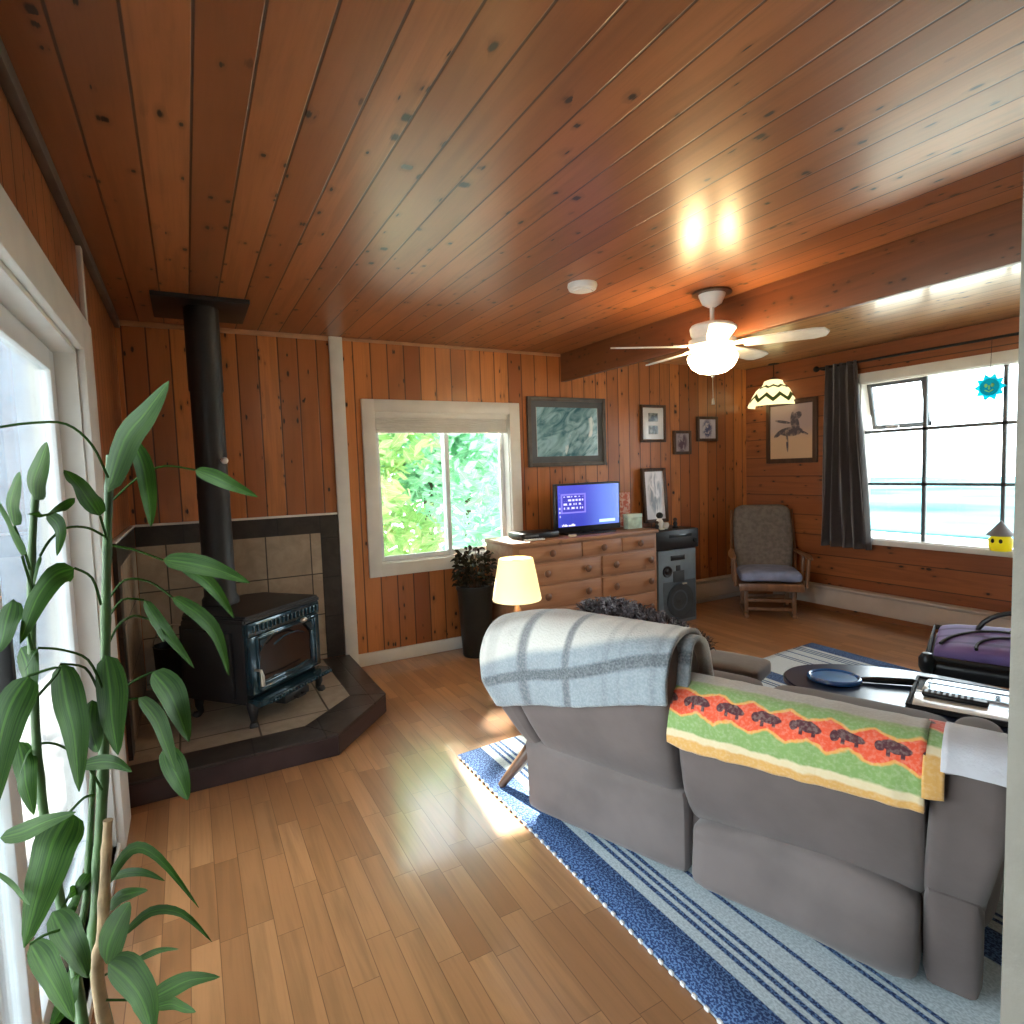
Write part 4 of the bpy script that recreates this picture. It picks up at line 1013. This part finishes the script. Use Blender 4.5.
MB().box(-.03, .035, -.015, .015, 0, .022, .006).build('wrap', mat('cream_paper', (.62, .50, .34), .7), t)
t = thing('greeting_card', (3.42, 4.16, DZ), 'upright red and pink card behind the pale green box', 'card', .05)
g = G('red_pink_card'); s = g.sep(g.coord()); n1 = g.noise(g.coord(), 24, 3, 1.0)
g.bsdf(g.mix(g.step(n1, .42, .58), (.62, .16, .11), (.74, .50, .42)), .6); M['redcard'] = g.mat
MB().box(-.075, .075, 0, .003, 0, .31, .001).build('card_front', M['redcard'], t)
MB().prism([(-.07, .0), (.07, .0), (.05, .06), (-.05, .06)], 0, .012, r=.002).build('card_stand', M['paper'], t)
t = thing('small_box', (3.385, 3.97, DZ), 'pale green box beside the television', 'box', -.03)
MB().box(-.075, .075, 0, .07, 0, .125, .003).build('carton', mat('pale_green_card', (.46, .62, .54), .6, var=.25, vs=16), t)
MB().box(-.078, .078, -.003, .073, .098, .128, .003).build('lid', mat('pale_mint_card', (.55, .68, .62), .6), t)
# speaker and box
t = thing('speaker_cabinet', (3.755, 3.85, 0), 'tall blue-grey loudspeaker standing against the dresser end', 'speaker')
MB().box(-.225, .225, 0, .36, 0, .66, .008).build('cabinet', M['blue_grey'], t)
MB().box(-.08, .085, -.006, .004, .565, .61, .003).build('label_plate', M['black_plastic'], t)
def disc(r, z, xx, m_, nm, d=.012): MB().lathe([(r, 0), (r*.98, d), (r*.85, d), (r*.6, d*.2), (r*.2, d*.3), (0, d*.9)], n=28, cap=False, mx=Matrix.Translation((xx, 0, z)) @ Matrix.Rotation(PI/2, 4, 'X')).build(nm, m_, t)
disc(.05, .475, -.125, M['black_plastic'], 'tweeter'); disc(.155, .205, .02, M['dark_cone'], 'woofer', .018)
MB().box(-.055, .075, -.008, .002, .37, .47, .012).box(-.02, .03, -.008, .002, .47, .52, .008).build('port', M['dark_cone'], t)
MB().box(-.17, .21, -.004, .002, .03, .38, .01).build('lower_grille', mat('slate_speaker_cloth', (.07, .09, .11), .8), t)
MB().box(.04, .095, -.02, -.004, .345, .358, .003).build('badge', M['brass'], t)
t = thing('stereo_receiver', (3.755, 3.84, .66), 'black boxy stereo receiver on top of the blue-grey loudspeaker', 'receiver')
MB().box(-.25, .25, 0, .36, .006, .175, .006).build('case', M['black_plastic'], t)
MB().box(-.10, .16, -.004, .002, .11, .135, .002).build('display', mat('dark_display', (.03, .035, .04), .1), t)
MB().lathe([(.02, 0), (.018, .016), (0, .017)], n=16, cap=False, mx=Matrix.Translation((.20, 0, .07)) @ Matrix.Rotation(PI/2, 4, 'X')).build('dial', M['black_matte'], t)
for sx in (-.21, .21):
    for sy in (.04, .31): MB().lathe([(.016, 0), (.016, .007)], (sx, sy, 0), 10).build('foot', M['black_matte'], t)
def figure(x, y, h, m1, m2, label, kind='figurine'):
    t = thing(kind, (x, y, .835), label, 'figurine', 0, 'figurines on the stereo receiver')
    MB().lathe([(.032*h/.12, 0), (.034*h/.12, .01), (.02*h/.12, .02), (.026*h/.12, h*.45), (.014*h/.12, h*.66), (0, h*.68)], n=16, cap=False).build('body', m1, t)
    MB().ball((0, 0, h*.82), (.024*h/.12, .024*h/.12, h*.19), 14).build('head', m2, t)
figure(3.655, 3.96, .155, M['white_plastic'], M['black_matte'], 'white figurine with a dark head on the stereo receiver, tallest of the ornaments')
figure(3.585, 3.92, .085, M['black_matte'], M['frame_brown'], 'small black figurine at the left edge of the stereo receiver')
figure(3.84, 3.96, .095, M['black_matte'], M['frame_brown'], 'dark figurine in the middle of the stereo receiver top')
t = thing('cup', (3.745, 3.99, .835), 'small white cup between the figurines on the stereo receiver', 'cup')
MB().lathe([(.022, 0), (.03, .01), (.032, .055), (.029, .055), (.026, .012), (0, .01)], n=18, cap=False).build('cup_body', M['white_plastic'], t)
MB().tube([(.03, 0, .045), (.048, 0, .04), (.046, 0, .02), (.029, 0, .015)], .004, 6).build('handle', M['white_plastic'], t)

# ------------------------------------------------------------------ corner pot plant, lamp table, lamp
def ribbon(mb, pts, w, roll=0.0, fold=.25, up=None, n=10, tip=.9, nx=4):
    P = smooth([Vector(p) for p in pts], max(2, n//(len(pts)-1))); L = len(P); rows, uv = [], []
    for i, p in enumerate(P):
        tg = (P[min(i+1, L-1)]-P[max(i-1, 0)]).normalized(); vw = (up or FW)
        sd = tg.cross(vw)
        sd = sd.normalized() if sd.length > 1e-4 else RT
        nr = sd.cross(tg); sd = sd*math.cos(roll)+nr*math.sin(roll); nr = sd.cross(tg)
        f = i/(L-1); k = max(.02, 2.35*(f**.55)*(1-f)**.95+.02)
        row, ur = [], []
        for j in range(nx+1):
            q = j/nx-.5; row.append(p+sd*(q*w*k)+nr*(abs(q)*w*k*fold)); ur.append((j/nx, f))
        rows.append(row); uv.append(ur)
    mb.sheet(rows, uv=uv)
t = thing('potted_plant', (1.88, 4.07, 0), 'dark leafy plant in a tall dark pot between the small window and the dresser', 'plant')
MB().lathe([(.105, 0), (.11, .01), (.135, .50), (.145, .52), (.145, .545), (.13, .545), (.125, .52), (0, .52)], n=28, cap=False).build('pot', M['pot'], t)
MB().lathe([(.126, .515), (.0, .525)], n=20, cap=False).build('soil', M['soil'], t)
rng = random.Random(11); b, bs = MB(), MB()
for k in range(230):
    a = rng.uniform(0, 2*PI); rr_ = .135*math.sqrt(rng.random()); z0 = rng.uniform(.54, .86-.8*rr_)
    if k < 22: bs.tube([(rr_*.3*math.cos(a), rr_*.3*math.sin(a), .515), (rr_*.7*math.cos(a), rr_*.7*math.sin(a), .66), (rr_*math.cos(a), rr_*math.sin(a), z0)], [.004, .003, .002], 5)
    p0_ = Vector((rr_*math.cos(a), rr_*math.sin(a), z0)); d_ = Vector((math.cos(a+rng.uniform(-1, 1)), math.sin(a+rng.uniform(-1, 1)), rng.uniform(-.3, .9))).normalized()*rng.uniform(.04, .075)
    ribbon(b, [p0_, p0_+d_*.55+Vector((0, 0, .008)), p0_+d_+Vector((0, 0, -.012))], rng.uniform(.022, .036), rng.uniform(-1.2, 1.2), n=4, nx=2)
b.build('foliage', M['leaf_dark'], t); bs.build('stems', M['dark_wood'], t)

lx, ly = 1.655, 3.0
t = thing('end_table', (lx+.02, ly+.02, 0), 'blue-grey painted end table behind the loveseat carrying the lamp', 'table')
MB().box(-.12, .22, -.17, .17, .425, .45, .006).build('table_top', M['blue_grey'], t)
MB().box(-.10, .20, -.15, .15, .33, .425, .004).build('apron', M['blue_grey'], t)
for a, b_ in ((-.085, -.135), (.185, -.135), (-.085, .135), (.185, .135)): MB().box(a-.02, a+.02, b_-.02, b_+.02, 0, .33, .003).build('leg', M['blue_grey'], t)
t = thing('table_lamp', (lx, ly, .45), 'lit table lamp with cream conical shade on the blue-grey end table', 'lamp')
MB().lathe([(.07, 0), (.072, .012), (.03, .03), (.018, .05), (.028, .09), (.03, .12), (.014, .16), (.010, .24), (.010, .30)], n=24).build('base', wood('lamp_base_wood', (.30, .16, .08), (.2, .1, .05), 'Z'), t)
g = G('lit_cream_shade'); s = g.sep(g.coord()); n1 = g.noise(g.coord(), 7, 2)
c = g.mix(g.step(s[2], .17, .32), (1.0, .86, .38), (1.0, .80, .28))
c = g.mix(g.m('MULTIPLY', g.step(g.m('ABSOLUTE', g.m('SUBTRACT', s[2], .318)), .004, .001), .5), c, (.8, .6, .25))
g.bsdf((.8, .70, .45), .8, emit=c, es=.40); M['shade'] = g.mat
b = MB().lathe([(.139, .200), (.141, .205), (.118, .335), (.099, .438), (.097, .443)], n=36, cap=False)
b.build('lamp_shade', M['shade'], t, thick=.003)
b = MB().tube([(0, 0, .30), (0, 0, .33)], .016, 10).ball((0, 0, .36), .03); b.build('bulb', emit_mat('warm_bulb', (1, .75, .4), 25), t)
MB().tube([(-.10, 0, .43), (.10, 0, .43)], .003, 6).tube([(0, -.10, .43), (0, .10, .43)], .003, 6).tube([(0, 0, .33), (0, 0, .43)], .003, 6).build('shade_spider', M['brass'], t)

# ------------------------------------------------------------------ glider rocker
ca_ = math.atan2(-.71, -.70)+PI/2
t = thing('glider_chair', (4.66, 3.63, 0), 'wooden glider rocking chair with grey back and blue-grey seat cushion in the far corner', 'chair', ca_)
M['oak'] = wood('glider_oak', (.22, .11, .055), (.15, .07, .035), 'Z', .4)
M['cush_grey'] = mat('grey_corduroy', (.155, .135, .120), .9, var=.2, vs=30, bump=.3); M['cush_blue'] = mat('blue_grey_cushion', (.23, .27, .42), .85, var=.15, vs=12)
# local: -y is the front
for sx in (-.20, .20):
    MB().box(sx-.02, sx+.02, -.20, .30, .0, .035, .008).build('base_runner', M['oak'], t)
    for sy in (-.15, .22): MB().box(sx-.017, sx+.017, sy-.02, sy+.02, .035, .24, .004).build('base_post', M['oak'], t)
for z_ in (.06, .14): MB().box(-.2, .2, -.165, -.140, z_, z_+.03, .005).build('base_rail', M['oak'], t)
MB().box(-.2, .2, .20, .225, .10, .135, .005).build('base_rail', M['oak'], t)
b = MB().box(-.27, .27, -.235, .25, .27, .31, .01).box(-.27, .27, -.255, -.23, .255, .325, .008); b.build('seat_frame', M['oak'], t)
for sx in (-.215, .215): MB().box(sx-.015, sx+.015, -.12, -.08, .17, .28, .004).box(sx-.015, sx+.015, .14, .18, .17, .28, .004).build('swing_arm', M['oak'], t)
MB().box(-.26, .26, -.26, .20, .325, .425, .045, sub=8, fn=lambda c: Vector((c.x, c.y, c.z+.012*math.cos(c.x*6)))).build('seat_cushion', M['cush_blue'], t, sub=1)
def backfn(c):
    k = (c.z-.36)/.66; wx = 1.0+.12*math.sin(PI*min(1, k*.9)); y = c.y+.24*k
    bow = -.015*math.cos(c.x*7) if c.y < .2 else 0
    tuft = 0
    if c.y < .20:
        r2 = abs(math.sqrt((c.x/.14)**2+((min(c.z, .86)-.62)/.26)**2)-1); tuft = .018*math.exp(-(r2/.14)**2)
        for px_, pz_ in ((0, .72), (0, .56)): tuft += .02*math.exp(-((c.x-px_)**2+(c.z-pz_)**2)/.0012)
    zz = c.z-.05*max(0, (abs(c.x)-.17)/.09)*max(0, (k-.85)/.15)
    return Vector((c.x*wx, y+bow+tuft, zz))
MB().box(-.24, .24, .15, .25, .36, .985, .05, sub=15, fn=backfn).build('back_cushion', M['cush_grey'], t, sub=1)
for sx in (-.28, .28):
    MB().tube([(sx, .24, .27), (sx*1.02, .32, .52), (sx*.98, .46, .93)], .018, 10, flat=.8).build('back_post', M['oak'], t)
    MB().tube([(sx*1.05, -.20, .29), (sx*1.08, -.21, .44), (sx*1.1, -.22, .535)], .016, 10).build('arm_post', M['oak'], t)
    MB().tube([(sx*1.05, .02, .29), (sx*1.1, .02, .535)], .013, 8).build('arm_post', M['oak'], t)
    MB().tube([(sx*1.12, -.26, .545), (sx*1.13, -.10, .555), (sx*1.08, .15, .55), (sx*1.0, .32, .555)], [.022, .034, .030, .022], 12, flat=.45).build('armrest', M['oak'], t)

# ------------------------------------------------------------------ tall house plant in the foreground
t = thing('house_plant', (-.13, .98, 0), 'tall broad-leaved cane plant beside the sliding door in the foreground', 'plant')
MB().lathe([(.085, 0), (.09, .01), (.125, .24), (.135, .25), (.135, .29), (.12, .29), (.115, .25), (0, .25)], n=28, cap=False).build('pot', M['terracotta'], t)
MB().lathe([(.117, .245), (0, .255)], n=20, cap=False).build('soil', M['soil'], t)
def cane(pix, y, r, m_, base):
    pts = [base]+[at(px, py, yy) for (px, py), yy in zip(pix, y)]
    P = smooth(pts, 5); b = MB(); n_ = len(P)
    b.tube(P, [r*(1-.45*i/(n_-1))*(1.0+.18*(i % 4 == 0)) for i in range(n_)], 10)
    return b.build('cane', m_, t, True)
B0 = Vector((-.13, .98, .25))
cA = cane([(99, 990), (97, 900), (102, 800), (105, 700), (106, 600), (108, 520), (110, 455)], [.98]*7, .0085, M['stem'], B0+Vector((.02, 0, 0)))
cB = cane([(80, 1000), (62, 910), (42, 800), (34, 700), (31, 600), (33, 530), (38, 470)], [.94]*7, .0065, M['stem'], B0+Vector((-.03, -.03, 0)))
cC = cane([(102, 1010), (103, 930), (106, 860), (108, 820)], [.96]*4, .0095, M['cane'], B0+Vector((.03, -.03, 0)))
cD = cane([(76, 1000), (86, 900), (92, 800), (93, 760)], [1.0]*4, .006, M['stem'], B0+Vector((-.01, .03, 0)))
def leaves(par, items):
    b, s_ = MB(), MB()
    for pts, w, y, roll, *pet in items:
        P3 = [at(px, py, y+dy) for (px, py), dy in zip(pts, (0, -.02, -.05, -.07))]
        dep = (P3[0]-Vector((0, 0, H))).dot(FW)
        ribbon(b, P3, w/FPX*dep*1.12, roll, n=12)
        if pet:
            q = [at(px, py, y) for px, py in pet[0]]+[P3[0]]
            b.tube(smooth(q, 4), .0017, 5)
    b.build('foliage', M['leaf'], par, True)
leaves(cA, [
 ([(108, 492), (124, 440), (146, 412), (169, 381)], 31, .96, .15),
 ([(132, 440), (143, 465), (149, 500), (151, 527)], 17, 1.0, .3),
 ([(195, 470), (213, 476), (232, 485), (258, 497)], 15, 1.08, .2, [(113, 500), (140, 476), (165, 466)]),
 ([(163, 560), (190, 563), (218, 570), (250, 583)], 20, 1.05, .1, [(110, 545), (135, 550)]),
 ([(180, 566), (203, 578), (219, 595), (234, 618)], 13, 1.08, .4),
 ([(172, 597), (198, 614), (217, 636), (229, 676)], 15, 1.06, .2, [(108, 600), (125, 580), (150, 582)]),
 ([(144, 600), (158, 622), (172, 640), (194, 668)], 13, 1.02, .2, [(106, 622), (122, 600)]),
 ([(100, 516), (88, 500), (78, 485), (64, 470)], 22, .95, -.3, [(107, 540)]),
 ([(74, 568), (54, 576), (36, 600), (20, 644)], 27, .93, .1, [(101, 605), (92, 578)]),
 ([(60, 664), (66, 700), (74, 735), (79, 792)], 33, .95, .1, [(98, 690), (85, 668)]),
 ([(105, 655), (110, 690), (112, 720), (118, 755)], 30, .95, .2),
 ([(92, 700), (90, 720), (94, 740), (98, 752)], 20, .95, .4),
 ([(152, 672), (168, 690), (178, 712), (189, 742)], 29, 1.04, .1, [(108, 710), (128, 685)]),
 ([(138, 698), (155, 718), (166, 745), (176, 772)], 22, 1.0, -.2, [(106, 735), (122, 704)]),
 ([(164, 748), (172, 765), (180, 782), (188, 800)], 24, 1.02, .3),
 ([(80, 766), (98, 762), (115, 763), (132, 772)], 14, .95, .5),
 ([(70, 812), (54, 840), (42, 880), (24, 948)], 46, .88, .1, [(95, 795), (84, 798)]),
 ([(40, 556), (37, 566), (35, 575), (34, 585)], 6, .94, .3, [(107, 538), (88, 528), (66, 528), (50, 540)]),
 ([(0, 427), (-6, 430), (-12, 436), (-18, 444)], 8, .94, .3, [(108, 478), (92, 445), (66, 424), (30, 423)]),
 ([(38, 648), (32, 656), (28, 664), (24, 672)], 6, .94, .3, [(103, 690), (88, 660), (62, 650)]),
 ([(32, 745), (26, 756), (22, 766), (20, 776)], 8, .95, .3, [(102, 790), (84, 762), (56, 744)]),
 ([(150, 620), (156, 626), (160, 634), (164, 642)], 6, 1.03, .3, [(106, 650), (118, 626), (134, 616)]),
 ([(0, 838), (22, 832), (45, 822), (76, 812)], 18, .88, .4),
])
leaves(cB, [
 ([(35, 500), (33, 482), (40, 462), (47, 442)], 27, .92, .1),
 ([(14, 526), (10, 505), (14, 488), (20, 472)], 24, .92, .2, [(30, 570), (24, 550)]),
 ([(22, 556), (12, 535), (2, 515), (-10, 490)], 20, .92, .3, [(32, 590)]),
 ([(75, 498), (60, 508), (45, 514), (27, 514)], 10, .94, .6),
 ([(46, 514), (56, 522), (60, 535), (57, 556)], 14, .94, .2),
 ([(28, 676), (10, 706), (-2, 750), (-10, 820)], 38, .86, .1, [(34, 700), (60, 668)]),
 ([(12, 600), (6, 622), (2, 640), (-4, 655)], 26, .9, .2, [(32, 650), (22, 612)]),
 ([(20, 648), (26, 662), (28, 678), (30, 700)], 26, .95, .1),
 ([(18, 742), (24, 765), (26, 785), (34, 815)], 22, .95, .4),
 ([(30, 944), (42, 965), (56, 990), (74, 1022)], 34, .86, .1, [(60, 930), (45, 935)]),
 ([(52, 912), (64, 935), (76, 955), (88, 978)], 34, .9, .2),
 ([(-5, 872), (12, 885), (24, 900), (30, 905)], 6, .86, .2),
])
leaves(cC, [
 ([(104, 888), (130, 850), (158, 858), (199, 908)], 11, 1.0, .2),
 ([(106, 880), (125, 873), (145, 873), (165, 881)], 8, 1.02, .5),
 ([(108, 910), (118, 898), (132, 893), (148, 890)], 12, 1.0, .4),
 ([(106, 964), (108, 945), (118, 922), (130, 902)], 28, .94, .1),
 ([(122, 936), (150, 912), (182, 914), (212, 942)], 9, .98, .3, [(104, 960)]),
 ([(130, 964), (148, 955), (162, 950), (179, 949)], 6, .98, .3, [(105, 975)]),
 ([(108, 964), (126, 978), (142, 1000), (153, 1034)], 40, .86, .1),
 ([(150, 1000), (168, 990), (190, 980), (220, 977)], 18, .95, .2, [(106, 1000)]),
 ([(154, 1008), (170, 1004), (182, 1008), (196, 1012)], 13, .95, .2),
])
leaves(cD, [
 ([(90, 870), (80, 885), (72, 905), (66, 930)], 14, 1.0, .3),
 ([(88, 890), (76, 890), (68, 895), (62, 910)], 10, 1.0, .3),
 ([(80, 960), (74, 980), (66, 1000), (50, 1030)], 24, .95, .3),
])

# ------------------------------------------------------------------ outside
M['gravel'] = mat('pale_gravel_ground', (.42, .42, .36), .9, var=.3, vs=1.5)
M['deckm'] = planks('grey_deck_boards', 'X', 'Y', .14, (.45, .47, .50), (.36, .38, .41), rough=.7, coat=0, knots=0)
struct('ground', MB().box(-40, 60, -40, 80, -.75, -.55), M['gravel'])
struct('deck', MB().box(-4.5, XL-TH, -3, 6, -.2, -.04), M['deckm'])
M['lake'] = mat('turquoise_lake', (.055, .135, .155), .8, var=.55, vs=.12, spec=0.0)
struct('lake', MB().box(16, 59, -30, 40, -.55, -.50), M['lake'])
M['backdrop'] = planks('pale_blue_backdrop', 'Z', 'X', .18, (.50, .58, .68), (.46, .54, .64), rough=.7, coat=0, knots=0, groove=.0, contrast=.05)
struct('door_backdrop', MB().box(-4, -.85, 7, 9.5, -.6, 4.2), M['backdrop'])  # added backdrop, dims the view through the door to pale blue
def tree(x, y, h, r, n, ms, label, seed, ls=.10):
    rg_ = random.Random(seed); t = thing('garden_tree', (x, y, -.55), label, 'tree', 0, 'trees in the garden')
    MB().tube([(0, 0, 0), (.05, 0, h*.35), (-.03, .03, h*.8)], [.10, .08, .03], 8).build('trunk', M['bark'], t)
    b = MB().bm; mb = MB(); b = mb.bm; lay = b.loops.layers.uv.verify()
    cl = [(Vector((rg_.gauss(0, r*.42), rg_.gauss(0, r*.42), h*rg_.uniform(.12, .95))), rg_.uniform(.35, .7)*r*.7) for _ in range(14)]
    for k in range(n):
        c_, cr_ = rg_.choice(cl); d_ = Vector((rg_.gauss(0, 1), rg_.gauss(0, 1), rg_.gauss(0, 1))).normalized()
        p = c_+d_*cr_*rg_.uniform(.6, 1); a = Vector((rg_.gauss(0, 1), rg_.gauss(0, 1), rg_.gauss(0, .6))).normalized(); bb_ = a.cross(d_).normalized() if a.cross(d_).length > .01 else Vector((1, 0, 0))
        L_ = ls*rg_.uniform(.6, 1.3)
        f = b.faces.new([b.verts.new(p+q) for q in (-a*L_, bb_*L_*.5, a*L_, -bb_*L_*.5)])
        for l, uvv in zip(f.loops, ((.5, 0), (1, .5), (.5, 1), (0, .5))): l[lay].uv = uvv
    mb.build('foliage', ms, t); return t
tree(1.2, 8.2, 4.85, 1.8, 8000, M['tree_leaf'], 'sunlit yellow-green shrub outside, left in the small window', 1)
tree(3.2, 8.6, 4.85, 1.8, 8000, M['tree_leaf2'], 'blue-green shrub outside, right in the small window', 2)
tree(2.2, 11.5, 5.0, 2.2, 2600, M['tree_leaf'], 'taller green tree between the two shrubs outside the small window', 3, .22)
tree(5.4, 12.0, 5.2, 2.2, 2200, M['tree_leaf2'], 'blue-green tree outside at the far right of the small window', 5, .22)

# ------------------------------------------------------------------ light
wd = bpy.data.worlds.new('daylight_sky'); bpy.context.scene.world = wd; wd.use_nodes = True
bg = wd.node_tree.nodes['Background']; bg.inputs[0].default_value = (.88, .96, 1.0, 1); bg.inputs[1].default_value = 3.2
def portal(name, loc, rot, sx, sy):
    l = bpy.data.lights.new(name, 'AREA'); l.shape = 'RECTANGLE'; l.size = sx; l.size_y = sy; l.cycles.is_portal = True
    o = bpy.data.objects.new(name, l); o.location = loc; o.rotation_euler = rot; C.objects.link(o)
portal('window_portal', ((W1[0]+W1[1])/2, YB+TH+.02, (W1[2]+W1[3])/2), (-PI/2, 0, 0), 1.2, 1.2)
portal('window_portal', (XR+TH+.02, (W2[0]+W2[1])/2, 1.38), (0, PI/2, 0), 1.4, 1.7)
portal('door_portal', (XL-TH-.02, (D1[0]+D1[1])/2, .97), (0, -PI/2, 0), 1.95, 2.4)
portal('window_portal', (XR+TH+.02, -1.3, 1.45), (0, PI/2, 0), 1.4, 1.9)  # portal of the added rear fill window
sun = bpy.data.lights.new('sun', 'SUN'); sun.energy = 24.0; sun.angle = .02; sun.color = (1, .93, .8)
so = bpy.data.objects.new('sun', sun); so.rotation_euler = Vector((-.12, -1.0, -.72)).to_track_quat('-Z', 'Y').to_euler(); C.objects.link(so)
def point(name, loc, e, col, r):
    l = bpy.data.lights.new(name, 'POINT'); l.energy = e; l.color = col; l.shadow_soft_size = r
    o = bpy.data.objects.new(name, l); o.location = loc; C.objects.link(o)
for k in range(3):
    point('fan_bulb', (fx+.12*math.cos(2.1*k), fy+.12*math.sin(2.1*k), CZ-.345), 5, (1, .66, .30), .05)
point('bulb_light', (lx, ly, .45+.36), 6, (1, .72, .38), .03)
# invented ceiling lights behind the camera, added as room fill
for i, (x, y) in enumerate(((1.2, -1.3), (3.6, -1.3))):
    t = thing('fill_light', (x, y, CZ), 'round opal fill light added in the room behind the opening, ' + ('nearer the sliding door' if i == 0 else 'farther from the sliding door'), 'ceiling light', 0, 'rear fill lights')
    MB().lathe([(.16, 0), (.17, -.02), (.15, -.06), (.09, -.09), (0, -.10)], n=28, cap=False).build('diffuser', emit_mat('fill_light_diffuser', (1, .88, .72), 7.0), t)

# ------------------------------------------------------------------ camera, colour
cd = bpy.data.cameras.new('camera'); cd.sensor_width = 36; cd.lens = 36*FPX/1024; cd.clip_start = .02
co = bpy.data.objects.new('camera', cd); C.objects.link(co)
co.matrix_world = Matrix.Translation((0, 0, H)) @ Matrix((RT, UP, -FW)).transposed().to_4x4()
sc = bpy.context.scene; sc.camera = co
sc.view_settings.view_transform = 'Standard'; sc.view_settings.look = 'None'; sc.view_settings.gamma = 1; sc.view_settings.use_curve_mapping = False
sc.view_settings.exposure = 1.5
sc.cycles.use_denoising = True
sc.cycles.max_bounces = 10; sc.cycles.diffuse_bounces = 6; sc.cycles.transparent_max_bounces = 16
sc.cycles.sample_clamp_indirect = 8.0
